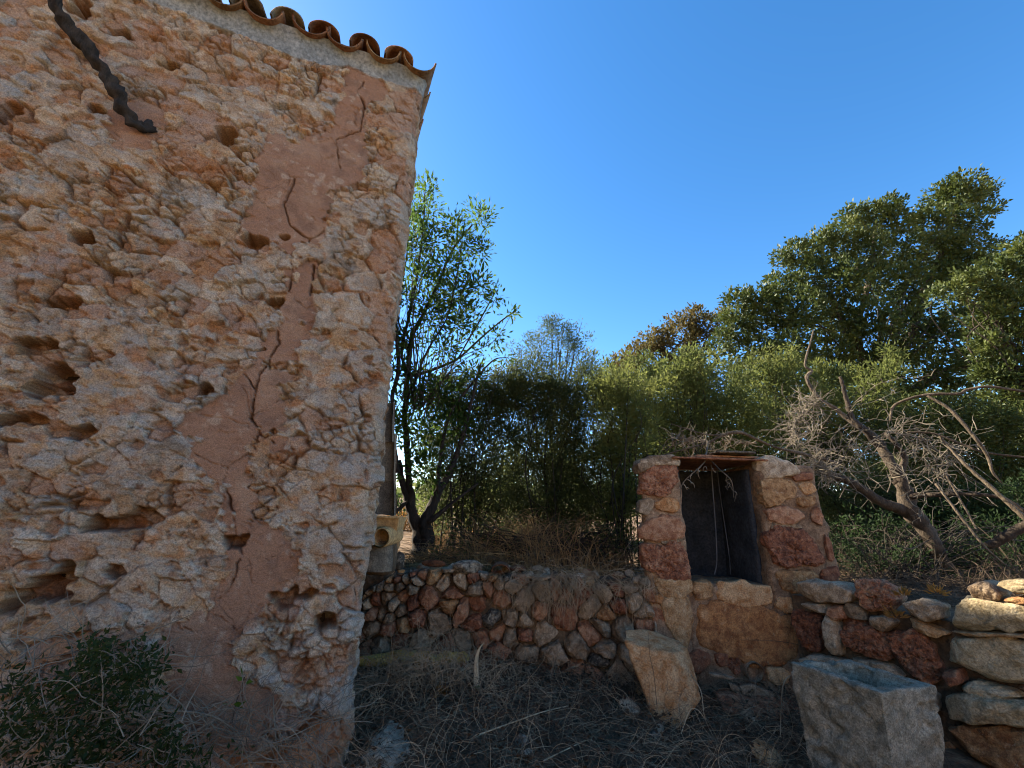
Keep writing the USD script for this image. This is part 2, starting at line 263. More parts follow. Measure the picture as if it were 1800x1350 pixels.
# fractured plates a hand wide and less on every face
ps = np.stack([(S + .05 * N(13, 121, 3) + .02 * N(40, 122, 2)) / 1.5, Z + .045 * N(13, 123, 3) + .02 * N(40, 124, 2)], -1).reshape(-1, 2); qs = np.stack(np.meshgrid(np.arange(-.5, 1.8, .036), np.arange(-.4, 4.8, .036), indexing='ij'), -1).reshape(-1, 2); qs = (qs + rng.uniform(-.019, .019, qs.shape))[rng.random(len(qs)) > .36]
d2, i2 = cKDTree(qs).query(ps, k=2); E2 = ((d2[:, 1] - d2[:, 0]) * .5).reshape(S.shape); sid = i2[:, 0].reshape(S.shape); so = rng.normal(0, 1, len(qs)); st = rng.normal(0, 1, (len(qs), 2)); frac = sstep(-.10, .10, N(4, 126, 3))
h += frac * (so[sid] * .0045 + st[sid, 0] * (ps[:, 0].reshape(S.shape) - qs[sid, 0]) * .13 + st[sid, 1] * (ps[:, 1].reshape(S.shape) - qs[sid, 1]) * .16)
h -= frac * (.004 + .030 * crk) * np.exp(-(E2 / .0024) ** 2)
spall = (rng.random(len(qs)) < .05 + .10 * (meshkit.noise(np.c_[qs * 3.1, qs[:, :1] * 0], 77) > .62)) & True
from scipy.ndimage import gaussian_filter
spm = gaussian_filter(spall[sid].astype(float), .6); h -= spm * (.012 + .02 * meshkit.noise(np.c_[qs * 40, qs[:, :1] * 0], 78)[sid])
tr = (meshkit.fbm(p3 * np.array([4.2, 6.5, 1]) + N(9, 31, 2)[..., None] * .5, 4, 17)) * 9
h += .0075 * (np.floor(tr) + sstep(.62, 1, tr - np.floor(tr)))  # flaking beds
h += .011 * N(14, 41, 4, (1, 1.5)) + .018 * N(46, 43, 4)
h -= .022 * sstep(.16, .22, N(13, 47, 5, (1, 1.6))); h += .010 * np.abs(N(22, 48, 4, (.8, 1.8)))               # spalled hollows
# the smooth band of later render, traced along its outline
band = [(612, 118), (650, 135), (682, 160), (676, 188), (645, 195), (640, 240), (655, 290), (640, 328), (600, 333), (583, 352), (572, 420), (540, 442), (560, 470), (553, 520), (560, 560), (530, 612), (528, 645), (502, 700), (512, 745), (495, 792),
        (460, 795), (430, 832), (445, 852), (452, 905), (470, 922), (530, 958), (538, 990), (480, 1052), (460, 1066), (432, 1100), (410, 1122), (402, 1152), (432, 1190), (482, 1202), (505, 1232), (480, 1275), (420, 1330), (330, 1330), (290, 1220), (275, 1130),
        (320, 1082), (372, 1040), (402, 1000), (410, 960), (398, 900), (372, 850), (330, 792), (308, 762), (332, 730), (392, 700), (430, 662), (468, 600), (492, 552), (500, 500), (520, 452), (440, 422), (430, 400), (455, 332), (462, 242), (500, 236), (545, 245), (590, 225), (598, 180)]
patch2 = [(195, 200), (240, 185), (290, 195), (298, 225), (270, 250), (262, 275), (200, 265), (190, 235)]
patch3 = [(180, 262), (225, 258), (262, 275), (255, 292), (200, 290), (183, 275)]
def sd(poly):
    g = shapely.Polygon([wall_sz(*p) for p in poly]).buffer(0); pt = shapely.points(S + .10 * N(7, 51, 5), Z + .10 * N(7, 52, 5))
    d = shapely.distance(pt, g.boundary); return np.where(shapely.contains(g, pt), d, -d)
pd = np.maximum(np.maximum(sd(band), sd(patch2)), -1); islands = N(7, 55, 3, (1, 1.3))
pseed = np.full(len(qs), -9.0); order_ = np.abs(np.c_[hz_i := np.clip(((qs[:, 0] * 1.5 - ss[0]) / DU).astype(int), 0, ns - 1), np.clip(((qs[:, 1] - zz[0]) / DU).astype(int), 0, nzv - 1)]); pd = .45 * pd + .55 * pd[order_[:, 0], order_[:, 1]][sid]
pm = sstep(-.003, .006, pd - .16 * np.maximum(islands - .08, 0) * 4)
pseeds = darts(-.2, 2.6, -.35, 4.75, lambda s, z: .26 + 0 * s, 1500, rng, .8)
pk = cKDTree(pseeds / [.8, 1]); pdist, pii = pk.query(np.stack([(S + .12 * N(6, 61, 4)) / .8, Z + .12 * N(6, 62, 4)], -1).reshape(-1, 2), k=2)
PE = ((pdist[:, 1] - pdist[:, 0]) * .5).reshape(S.shape); pid = pii[:, 0].reshape(S.shape)
cracks = [[(640, 150), (628, 165), (640, 190), (632, 235), (590, 250), (598, 300)], [(520, 320), (500, 365), (510, 400), (545, 425), (540, 455), (515, 470), (512, 500), (492, 540), (490, 610), (460, 660), (452, 690), (444, 735), (458, 762), (440, 800), (404, 822), (398, 850), (412, 905), (418, 950), (427, 975), (404, 1040), (372, 1062), (365, 1090)],
          [(458, 762), (485, 780)], [(545, 425), (580, 405)], [(404, 822), (370, 815), (345, 800)], [(350, 1110), (300, 1090)], [(380, 1080), (400, 1090), (430, 1120)], [(455, 690), (420, 640), (440, 600)], [(552, 470), (550, 500), (545, 520)]]
CD = np.full(S.shape, 9.0); pw = shapely.points(S + .03 * N(22, 71, 4) + .014 * N(60, 75, 2), Z + .03 * N(22, 72, 4) + .014 * N(60, 76, 2))
for c in cracks: CD = np.minimum(CD, shapely.distance(pw, shapely.LineString([wall_sz(*p) for p in c])))
hp = .05 * N(1.3, 7, 3) + .024 + frac * (so[sid] * .0022) + .016 * N(5, 73, 3) + .009 * N(30, 74, 4) + .006 * N(70, 75, 2) - .012 * sstep(.45, .8, crk) * np.exp(-(PE / .0026) ** 2)
hp -= (.012 + .04 * crk) * np.exp(-(CD / (.0020 + .0026 * crk ** 2)) ** 2)
hp -= .012 * np.exp(-np.maximum(pd, 0) / .012)
h = h * (1 - pm) + hp * pm
holes = [(116, 538, 34, 11), (104, 672, 36, 24), (368, 671, 18, 14), (145, 432, 20, 12), (92, 1028, 30, 34), (395, 241, 18, 13), (477, 540, 8, 9), (20, 208, 26, 20), (174, 196, 28, 8), (258, 905, 22, 5), (190, 925, 46, 13),
         (505, 1052, 26, 9), (590, 1085, 22, 26), (418, 950, 9, 11), (155, 764, 22, 8), (20, 735, 50, 8), (448, 424, 16, 10), (30, 1060, 20, 25), (205, 1010, 14, 8), (150, 15, 14, 16), (210, 60, 12, 12), (65, 610, 26, 8), (510, 420, 14, 5), (300, 120, 10, 8)]
cav = np.zeros(S.shape); hz = np.c_[qs[:, 0] * 1.5, qs[:, 1]]
for (x, y, rx, ry) in holes:                                     # whole pieces have dropped out of the face
    c0, cx_, cy_ = wall_sz(x, y), wall_sz(x + rx, y), wall_sz(x, y - ry)
    a_, b_ = abs(cx_[0] - c0[0]) + .004, abs(cy_[1] - c0[1]) + .004
    q = np.hypot((hz[:, 0] - c0[0]) / a_, (hz[:, 1] - c0[1] + (hz[:, 0] - c0[0]) * .15) / b_)
    gone = q < 1.0
    if not gone.any(): gone[q.argmin()] = q.min() < 2.2
    cav = np.maximum(cav, gone[sid] * min(1, .40 + b_ * 8))
cav = gaussian_filter(cav, .55); cav *= .75 + .9 * (N(18, 82, 3) + .25)
h -= .17 * cav
# grey cement fillet under the eave
ci = np.array([wall_sz(*p, .06) for p in [(275, 0), (330, 20), (415, 55), (470, 74), (520, 96), (575, 111), (612, 110), (640, 125), (700, 146), (735, 150)]])[::-1]
zc = np.interp(S, np.append(ci[:, 0], 2.6), np.append(ci[:, 1], ci[-1, 1])) + .05 * N(12, 91, 3)
cm = sstep(-.006, .012, Z - zc) * sstep(-.5, -.45, S)
hc = .035 + .06 * np.clip((Z - zc) / (4.455 - zc), 0, 1) ** 1.7 * sstep(-.06, .03, S) + .016 * N(9, 93, 4) + .004 * N(50, 94, 2)
h = h * (1 - cm) + hc * cm
# colours of stone, lime, clay and lichen
PAL = np.array([(.42, .30, .20), (.44, .36, .27), (.35, .30, .25), (.46, .31, .18), (.30, .285, .27), (.42, .24, .13), (.48, .41, .33), (.33, .17, .09), (.38, .34, .29), (.27, .16, .10), (.36, .35, .33), (.45, .27, .12)])
ccol = PAL[rng.integers(0, len(PAL), nc)] * rng.uniform(.66, 1.12, (nc, 1))
own = sstep(-.12, .14, N(5, 99, 3))[..., None] * .7 + .1              # the lime wash blurs one stone into the next
t_ = np.clip((N(9, 97, 5, (1, 1.5)) * 1.9 + .5), 0, .999) * (len(PAL) - 1); k_ = t_.astype(int); SP = PAL[[7, 9, 5, 11, 3, 0, 2, 8, 1, 6, 10, 4]]
col = ccol[cid] * own + (SP[k_] + (SP[np.minimum(k_ + 1, 11)] - SP[k_]) * (t_ - k_)[..., None]) * (1 - own)
def mixc(col, c, k): return col * (1 - k[..., None]) + np.asarray(c) * k[..., None]
col = mixc(col, (.45, .30, .18), .5 * sstep(-.04, .2, N(6, 101, 4)))                    # peach lime mortar
col = mixc(col, (.42, .185, .075), .75 * sstep(.08, .2, N(8, 103, 4, (1, 1.6))))          # orange clay
col = col * (1 + .28 * (np.clip(so, -1.8, 1.8)[sid] * frac)[..., None] * np.array([.7, .9, 1.1]))
col = mixc(col, (.47, .27, .14), .6 * sstep(.10, .2, N(24, 131, 3))); col = mixc(col, (.22, .10, .055), .7 * sstep(.11, .22, N(19, 133, 4, (1, 1.5)))); col = mixc(col, (.50, .43, .34), .6 * sstep(.11, .2, N(28, 135, 3)))
col = mixc(col, (.36, .37, .36), .75 * sstep(.02, .15, N(7, 105, 5)))                      # grey lichen
col = mixc(col, (.54, .47, .38), (.8 * sstep(.02, .18, N(13, 107, 4))))                     # lime flecks
col = mixc(col, (.13, .11, .09), .7 * sstep(.06, .26, N(10, 109, 5)))                     # dark crust
col = mixc(col, (.36, .34, .31), .45 * np.exp(-((S - .05) / .16) ** 2) * sstep(-.12, .15, N(5, 111, 4)))
col = mixc(col, (.20, .075, .032), .85 * np.clip(cav * 1.3, 0, 1) * (kind[cid] > .3)); col = mixc(col, (.30, .135, .06), .6 * spm * (kind[cid] > .25))      # red clay in the pockets
col = mixc(col, (.32, .13, .06), .5 * sunk[cid])
pcol = mixc(np.zeros(S.shape + (3,)) + (.27, .158, .105), (.34, .225, .155), .8 * sstep(-.05, .2, N(5, 113, 4))); pcol = mixc(pcol, (.18, .11, .078), .75 * sstep(.04, .2, N(9, 117, 5))); pcol = mixc(pcol, (.40, .32, .25), .75 * sstep(.10, .22, N(16, 119, 4)))
col = mixc(col, pcol, pm) if False else col * (1 - pm[..., None]) + pcol * pm[..., None]
g3 = mixc(np.zeros(S.shape + (3,)) + (.125, .145, .155), (.20, .22, .225), sstep(-.1, .2, N(6, 115, 4)))
col = col * (1 - cm[..., None]) + g3 * cm[..., None]
bl = sstep(-.035, .035, S)
nrm = HU * (1 - bl[..., None]) + HN * bl[..., None]; nrm /= np.linalg.norm(nrm, axis=-1, keepdims=True)
base = np.where((S >= 0)[..., None], HC - HU * S[..., None], HC + HB * (-S)[..., None]) - .03 * (nrm * (1 - np.abs(bl * 2 - 1))[..., None])
WP = base + nrm * h[..., None]; WP[..., 2] += Z
WV = WP.reshape(-1, 3)
i, j = np.meshgrid(np.arange(ns - 1), np.arange(nzv - 1), indexing='ij'); a = (i * nzv + j).ravel()
WF = np.stack([np.stack([a, a + 1, a + nzv + 1], 1), np.stack([a, a + nzv + 1, a + nzv], 1)], 1).reshape(-1, 3)
fnn = np.cross(WV[WF[:, 1]] - WV[WF[:, 0]], WV[WF[:, 2]] - WV[WF[:, 0]]); WN = np.zeros_like(WV)
for k in range(3): np.add.at(WN, WF[:, k], fnn)
WN /= np.linalg.norm(WN, axis=1, keepdims=True)
if (WN * nrm.reshape(-1, 3)).sum() < 0: WN = -WN; WF = WF[:, ::-1]
fid = np.where(cm.ravel()[a] > .5, -1, np.where(pm.ravel()[a] > .5, 100000 + pid.ravel()[a], cid.ravel()[a]))
fid = np.repeat(fid, 2)
WT = (col * (np.array([.98, .935, .86]) * (1 - cm[..., None]) + cm[..., None])).reshape(-1, 3)
def wall_piece(name, mask, mat, parent, kind=None):
    if not mask.any(): return
    f = WF[mask]; u, inv = np.unique(f, return_inverse=True)
    o = obj(name, (WV[u], inv.reshape(-1, 3)), mat, parent, normals=WN[u], tint=WT[u])
    return tag(o, kind=kind)
# core of the building behind its faces
def plan(pts, z0, z1):
    m = trimesh.creation.extrude_polygon(shapely.Polygon([tuple((HC - HU * s + HB * t)[:2]) for s, t in pts]), z1 - z0, engine='earcut'); m.apply_translation([0, 0, z0]); return m.vertices, m.faces
wall = obj('wall', join([plan([(.16, .16), (2.45, .16), (2.45, .0), (7, 0), (7, 3.7), (0, 3.7), (0, .5), (.16, .5)], -.4, 4.40)]), 'rubble', house, smooth=False, tint=None)
gable = []
for s in (.06, 6.7):
    q = [HP(s, 4.36) + HB * .1, HP(s, 4.36) + HB * 3.65, HP(s, 4.84) + HB * 1.85]; q2 = [x - HU * .25 for x in q]
    gable.append((np.array(q + q2), np.array([(0, 1, 2), (5, 4, 3), (0, 3, 4), (0, 4, 1), (1, 4, 5), (1, 5, 2), (2, 5, 3), (2, 3, 0)])))
obj('gable', join(gable), 'rubble', wall, smooth=False)
patches = []
ids, cnt = np.unique(fid, return_counts=True)
order = ids[np.argsort(-cnt)]
vis = np.repeat((S.ravel()[a] > -.12) & (Z.ravel()[a] > .05), 2)
stones = [k for k in ids[np.argsort(-np.array([np.sum(vis & (fid == k)) for k in ids]))] if 0 <= k < 100000]
big = set(stones[:290])
for k in stones[:290]: wall_piece('stone', fid == k, 'rubble', wall)
wall_piece('small_stones', np.isin(fid, [k for k in stones[290:]]), 'rubble', wall, 'stuff')
for k in [k for k in order if k >= 100000]:
    w = np.nonzero(fid == k)[0]
    adj = trimesh.graph.connected_components(trimesh.graph.face_adjacency(WF[w]), nodes=np.arange(len(w)), min_len=1)
    for comp in adj:
        fid[w[comp]] = 200000 + len(patches) if len(comp) > 120 else -2
        if len(comp) > 120: patches.append(200000 + len(patches))
for k in patches: wall_piece('render_patch', fid == k, 'render_coat', wall)
wall_piece('render_crumbs', fid == -2, 'render_coat', wall, 'stuff')
wall_piece('cornice', fid == -1, 'cement', house)
# roof: slab and barrel tiles
slope = math.radians(15)
for sgn in (1, -1):
    t0, t1 = (.06, 1.9) if sgn > 0 else (3.78, 1.85)
    q = []
    for dzz in (0, .05):
        for s in (.03, 7.1):
            for t in (t0, t1): q.append(HP(s, 4.42 + dzz + .50 * abs(t - t0) / abs(t1 - t0)) + HB * t)
    obj('roof_slab', trimesh.convex.convex_hull(np.array(q)), 'terracotta', house, smooth=False)
def barrel(c, r0, r1, L, up, seed, th=.014):
    """A tapered half-round roof tile; its front end is centred on c and it runs up the slope."""
    ax = HB * math.cos(slope) + np.array([0, 0, math.sin(slope)]); nup = np.cross(HU, ax); nup *= np.sign(nup[2]) * up
    n, m = 14, 5; V = []
    for rr in (0, th):
        for kx in range(m):
            t = kx / (m - 1); r = r0 * (1 - t) + r1 * t - rr
            for ka in range(n):
                an = math.pi * ka / (n - 1); V.append(c + ax * L * t + HU * r * math.cos(an) + nup * (r * .82 * math.sin(an)))
    V = np.array(V); V += (meshkit.noise(V * 22, seed)[:, None] - .5) * .006
    idx = lambda s, kx, ka: s * m * n + kx * n + ka; Fq = []
    for kx in range(m - 1):
        for ka in range(n - 1):
            Fq += [(idx(0, kx, ka), idx(0, kx, ka + 1), idx(0, kx + 1, ka + 1), idx(0, kx + 1, ka)), (idx(1, kx, ka), idx(1, kx + 1, ka), idx(1, kx + 1, ka + 1), idx(1, kx, ka + 1))]
    for kx in (0, m - 1):
        for ka in range(n - 1): Fq.append((idx(0, kx, ka), idx(1, kx, ka), idx(1, kx, ka + 1), idx(0, kx, ka + 1)))
    for ka in (0, n - 1):
        for kx in range(m - 1): Fq.append((idx(0, kx, ka), idx(0, kx + 1, ka), idx(1, kx + 1, ka), idx(1, kx, ka)))
    q = np.array(Fq); return V, np.vstack([q[:, :3], q[:, [0, 2, 3]]])
OUT = .15
pan_s = [wall_sz(*p, OUT) for p in [(463, 28), (539, 52), (602, 75), (670, 97), (735, 120)]]
pan_s = [(pan_s[0][0] + (pan_s[0][0] - pan_s[4][0]) / 4 * k, pan_s[0][1]) for k in (4, 3, 2, 1)] + pan_s
for q, (s, z) in enumerate(pan_s):
    z0 = z + .105
    for row in range(3):
        rise, back = row * .36 * math.sin(slope) + .012 * row, row * .36 * math.cos(slope)
        jit = rng.normal(0, .008, 3)
        obj('pan_tile', barrel(HP(s + jit[0], z0 + rise + jit[1] * .4, OUT) + HB * (back + jit[2]), .122, .095, .46, -1, q), 'eave_clay' if rng.random() < .6 else 'terracotta', house)
        if q < len(pan_s):
            sm = s + .135
            obj('cover_tile', barrel(HP(sm + jit[1], z0 + .0 + rise + jit[0] * .4, OUT - .05) + HB * (back + jit[2]), .105, .12, .46, 1, q + 9), 'terracotta' if rng.random() < .75 else 'old_tile', house)

# ------------------------------------------------------------------ stones as closed, chipped, weathered solids
def chaikin(P, n=2, k=.22):
    for _ in range(n):
        Q = np.roll(P, -1, 0); P = np.stack([P * (1 - k) + Q * k, P * k + Q * (1 - k)], 1).reshape(-1, P.shape[1])
    return P
def resample(P, m):
    Q = np.vstack([P, P[:1]]); L = np.concatenate([[0], np.cumsum(np.linalg.norm(np.diff(Q, axis=0), axis=1))])
    t = np.linspace(0, L[-1], m, endpoint=False); return np.stack([np.interp(t, L, Q[:, k]) for k in range(P.shape[1])], 1)
PROF = [(0.0, 1.0), (.35, 1.0), (.62, .97), (.80, .91), (.92, .77), (.98, .48), (1.0, .02), (1.0, -.5), (.9, -.95), (0.0, -1.0)]
def size0(P): return math.sqrt(abs(shapely.Polygon(P).area)) + 1e-4
def face_stone(poly, o, ex, ey, en, bulge, depth, seed, m=26, rough=.12, facets=5, pits=0.0, fine=1):
    """A stone whose outline in the plane (o, ex, ey) is poly; it stands bulge metres proud along en and reaches depth metres in."""
    r = np.random.default_rng(seed)
    P = resample(chaikin(np.asarray(poly, float), 2, .13), m * fine); P = P + size0(P) * .05 * np.stack([meshkit.fbm(np.c_[P * 9 / size0(P) * .3, P[:, :1] * 0 + k_ + seed % 31], 3, seed % 500 + k_) - .5 for k_ in (0, 1)], 1) * 2; c = P.mean(0); size = math.sqrt(abs(shapely.Polygon(P).area))
    prof = np.array(PROF)
    if fine > 1: prof = np.stack([np.interp(np.linspace(0, len(prof) - 1, (len(prof) - 1) * fine + 1), np.arange(len(prof)), prof[:, k]) for k in (0, 1)], 1)
    V = [np.append(c, bulge)]
    for rr, hh in prof[1:-1]:
        V += [np.append(c + (p - c) * rr, bulge * hh if hh > 0 else depth * hh) for p in P]
    V.append(np.append(c, -depth)); V = np.array(V); M = len(P)
    q = V - np.append(c, 0)
    for _ in range(facets):                                     # chipped flats
        d = r.normal(size=3) * [1, 1, .8]; d[2] = abs(d[2]); d /= np.linalg.norm(d)
        k = q @ d; lim = k.max() * r.uniform(.74, .93); over = np.maximum(k - lim, 0); q -= d * (over * .85)[:, None]
    W3 = np.append(c, 0) + q; sc = 1 / max(size, .03)
    dirn = q / (np.linalg.norm(q, axis=1, keepdims=True) + 1e-9)
    dsp = size * rough * ((meshkit.fbm(W3 * sc * 2.2 + seed % 97, 3, seed % 1000) - .5) * 1.2 + (meshkit.fbm(W3 * sc * 6 + seed % 89, 3, seed % 1000 + 7) - .5) * .9)
    if pits:
        npit = int(50 + 900 * size * size); pt = (q + dirn * dsp[:, None])[r.integers(0, max(int(len(q) * .62), 2), npit)]
        pr = r.uniform(.006, .020, npit)
        q0 = q + dirn * dsp[:, None]; d, ii_ = cKDTree(pt).query(q0); dsp -= pits * 2.0 * pr[ii_] * np.exp(-(d / pr[ii_]) ** 4)
    q += dirn * dsp[:, None]
    W3 = np.append(c, 0) + q
    X = np.asarray(o) + W3[:, :1] * ex + W3[:, 1:2] * ey + W3[:, 2:] * en
    F = [(0, 1 + k, 1 + (k + 1) % M) for k in range(M)]
    R_ = len(prof) - 2
    for b in range(R_ - 1):
        A, B = 1 + b * M, 1 + (b + 1) * M
        for k in range(M): k2 = (k + 1) % M; F += [(A + k, B + k, B + k2), (A + k, B + k2, A + k2)]
    A = 1 + (R_ - 1) * M; F += [(A + k, len(V) - 1, A + (k + 1) % M) for k in range(M)]
    F = np.array(F)
    if np.dot(np.cross(ex, ey), en) < 0: F = F[:, ::-1]
    return X, F
def lump(c, radii, seed, sub=3, rough=.2, facets=7, rotz=None):
    """A loose stone: a faceted, eroded boulder."""
    r = np.random.default_rng(seed); m = trimesh.creation.icosphere(sub); q = m.vertices.copy()
    for _ in range(facets):
        d = r.normal(size=3); d /= np.linalg.norm(d); k = q @ d; lim = r.uniform(.55, .85); q -= d * (np.maximum(k - lim, 0) * .92)[:, None]
    q *= (1 + rough * (meshkit.fbm(q * 1.6 + seed % 53, 4, seed % 999)[:, None] - .5) * 1.4 + rough * .5 * (meshkit.fbm(q * 6 + seed % 53, 3, seed % 999)[:, None] - .5))
    q = q * radii; a = r.uniform(0, 6.28) if rotz is None else rotz
    R3 = np.array([[math.cos(a), -math.sin(a), 0], [math.sin(a), math.cos(a), 0], [0, 0, 1]])
    return q @ R3.T + np.asarray(c), m.faces
def noisy_box(lo, hi, step, amp, sc, seed, taper=None, rnd=.04):
    lo, hi = np.asarray(lo, float), np.asarray(hi, float); e = hi - lo; n = np.maximum((e / step).astype(int), 1); V, F, k = [], [], 0
    for ax in range(3):
        b, c = [(1, 2), (2, 0), (0, 1)][ax]
        for sd_ in (0, 1):
            u, w = np.meshgrid(np.linspace(0, 1, n[b] + 1), np.linspace(0, 1, n[c] + 1), indexing='ij'); P = np.zeros(u.shape + (3,))
            P[..., ax], P[..., b], P[..., c] = sd_, u, w; V.append(P.reshape(-1, 3)); m = n[c] + 1
            i_, j_ = np.meshgrid(np.arange(n[b]), np.arange(n[c]), indexing='ij'); a_ = (i_ * m + j_).ravel() + k
            f = np.vstack([np.stack([a_, a_ + m, a_ + m + 1], 1), np.stack([a_, a_ + m + 1, a_ + 1], 1)]); F.append(f if sd_ else f[:, ::-1]); k += u.size
    P = np.vstack(V); m = trimesh.Trimesh(lo + P * e, np.vstack(F), process=True); m.merge_vertices()
    q = m.vertices.copy(); cc = (lo + hi) / 2; half = e / 2; t = np.clip(q - cc, -half + rnd, half - rnd); dv = (q - cc) - t; L = np.linalg.norm(dv, axis=1, keepdims=True)
    q = cc + t + np.where(L > 1e-9, dv / np.maximum(L, 1e-9) * np.minimum(L, rnd), 0)
    if taper is not None: q = taper(q)
    nn = m.vertex_normals
    q = q + nn * (amp * ((meshkit.fbm(q * sc, 4, seed) - .5) * 2 + .5 * (meshkit.fbm(q * sc * 4, 3, seed + 3) - .5))[:, None])
    return q, np.array(m.faces)

# ------------------------------------------------------------------ rain chute of stacked roof tiles on the side of the house
CY = 3.3
chute = thing('rain_chute', 'old rain chute of stacked curved roof tiles and a clay pipe down the house corner', 'downspout', at(668, 1000, CY))
def half_pipe(c0, c1, r0, r1, face, th=.016, n=15, m=6, depth=.8, seed=0):
    """A curved tile standing on end, its hollow side turned towards face."""
    c0, c1 = np.asarray(c0), np.asarray(c1); side = np.cross(face, [0, 0, 1.0]); side /= np.linalg.norm(side); V = []
    for s_ in (0, 1):
        for k in range(m):
            t = k / (m - 1); r = r0 * (1 - t) + r1 * t - s_ * th
            for b in range(n):
                an = math.pi * b / (n - 1); V.append(c0 * (1 - t) + c1 * t + side * r * math.cos(an) - face * r * depth * math.sin(an))
    V = np.array(V); V += (meshkit.noise(V * 30, seed)[:, None] - .5) * .006; F = []; I = lambda s_, k, b: (s_ * m + k) * n + b
    for k in range(m - 1):
        for b in range(n - 1): F += [(I(0, k, b), I(0, k, b + 1), I(0, k + 1, b + 1), I(0, k + 1, b)), (I(1, k, b), I(1, k + 1, b), I(1, k + 1, b + 1), I(1, k, b + 1))]
    for k in (0, m - 1):
        for b in range(n - 1): F.append((I(0, k, b), I(1, k, b), I(1, k, b + 1), I(0, k, b + 1)))
    for b in (0, n - 1):
        for k in range(m - 1): F.append((I(0, k, b), I(0, k + 1, b), I(1, k + 1, b), I(1, k, b)))
    q = np.array(F); return V, np.vstack([q[:, :3], q[:, [0, 2, 3]]])
face = np.array([.25, -.97, 0])
A = lambda x, y, d=0.0: at(x, y, CY + d)
for k, (xa, ya, xb, yb, ra, rb) in enumerate([(671, 905, 668, 822, .105, .115), (672, 845, 672, 760, .100, .112), (673, 775, 673, 705, .085, .10)]):
    obj('tile', half_pipe(A(xa, ya, .02 * k), A(xb, yb, .02 * k + .03), ra, rb, face, seed=k), 'old_tile', chute)
# flared clay hopper, open at the top
hp0, hp1 = A(676, 951, .04), A(676, 908, .02)
def hopper(c0, c1, w0, w1, d0, d1, th=.016):
    V = []
    for w, d, c, ins in ((w0, d0, c0, 0), (w1, d1, c1, 0), (w1, d1, c1, th), (w0, d0, c0, th)):
        for sx, sy in ((-1, -1), (1, -1), (1, 1), (-1, 1)): V.append(c + np.array([sx * (w - ins), sy * (d - ins), 0]))
    F = []
    for r_ in range(3):
        for k in range(4): k2 = (k + 1) % 4; F += [(r_ * 4 + k, r_ * 4 + k2, r_ * 4 + 4 + k2), (r_ * 4 + k, r_ * 4 + 4 + k2, r_ * 4 + 4 + k)]
    F += [(0, 2, 1), (0, 3, 2)]
    return np.array(V), np.array(F)
obj('hopper', hopper(hp0, hp1, .095, .135, .08, .12), 'buff_clay', chute, smooth=False)
obj('hopper_rim', noisy_box(hp1 + [-.142, -.13, -.012], hp1 + [.142, -.108, .012], .03, .002, 20, 3, rnd=.008), 'buff_clay', chute)
pc = A(669, 945, -.19)
def ring(c, ax, R, r, L, n=28):
    ax = np.asarray(ax) / np.linalg.norm(ax); a_ = np.cross(ax, [0, 0, 1.0]); a_ /= np.linalg.norm(a_); b_ = np.cross(ax, a_); V = []
    for (rr, l) in ((R, 0), (R, L), (r, L), (r, 0)):
        for k in range(n): t = 2 * math.pi * k / n; V.append(np.asarray(c) + ax * l + rr * (math.cos(t) * a_ + math.sin(t) * b_))
    F = []
    for q in range(4):
        for k in range(n): k2 = (k + 1) % n; A_, B_ = q * n, ((q + 1) % 4) * n; F += [(A_ + k, A_ + k2, B_ + k2), (A_ + k, B_ + k2, B_ + k)]
    return np.array(V), np.array(F)
obj('pipe', ring(pc, [.12, .98, .03], .066, .052, .26), 'buff_clay', chute)
obj('mortar_bed', noisy_box(A(645, 978, -.02) + [-.06, 0, 0], A(676, 915, -.02) + [.0, .12, .0], .02, .012, 14, 5), 'mortar', chute)
obj('lower_tile', half_pipe(A(662, 1003, -.07), A(662, 950, -.03), .105, .118, np.array([-.2, .98, 0]), depth=.7, seed=31), 'old_tile', chute)
obj('lower_fill', noisy_box(A(640, 1012, 0) + [-.02, .02, 0], A(690, 955, 0) + [.0, .2, 0], .03, .02, 10, 8), 'dark_earth', chute)

# ------------------------------------------------------------------ the low rubble wall between house and well
LWY = 3.97
low = thing('rubble_wall', 'low tumbledown dry rubble wall of reddish and grey stones between house and well', 'wall', (0, LWY, 0))
obj('fill', noisy_box([-1.55, LWY + .03, -.2], [1.22, LWY + .42, .80], .03, .05, 9, 3), 'dark_earth', low)
def voronoi_cells(region, pts, shrink, r):
    b = region.bounds; far = np.array([[b[0] - 3, b[1] - 3], [b[2] + 3, b[1] - 3], [b[2] + 3, b[3] + 3], [b[0] - 3, b[3] + 3]]); vv = Voronoi(np.vstack([pts, far])); out = []
    for k in range(len(pts)):
        reg = vv.regions[vv.point_region[k]]
        if -1 in reg or not reg: continue
        g = shapely.Polygon(vv.vertices[reg]).intersection(region).buffer(-shrink)
        if g.is_empty or g.geom_type != 'Polygon' or g.area < .0008: continue
        out.append(np.array(g.exterior.coords)[:-1])
    return out
EX, EZ, EN = np.array([1.0, 0, 0]), np.array([0, 0, 1.0]), np.array([0, -1.0, 0])
rw = np.random.default_rng(5)
topx = [(640, 1040), (690, 1010), (740, 1000), (800, 998), (860, 1008), (940, 1012), (1000, 1010), (1060, 1022), (1100, 1030), (1150, 1035)]
reg = shapely.Polygon([(p[0], p[2]) for p in (at(x, y, LWY) for x, y in topx)] + [(1.25, -.05), (-1.2, -.05)])
lp = darts(-1.25, 1.3, -.1, .95, lambda x, z: .040 + .13 * meshkit.noise(np.stack([x * 5, z * 5, x * 0], -1), 8) ** 1.5 + .03 * (z < .45), 3000, rw, 1.15)
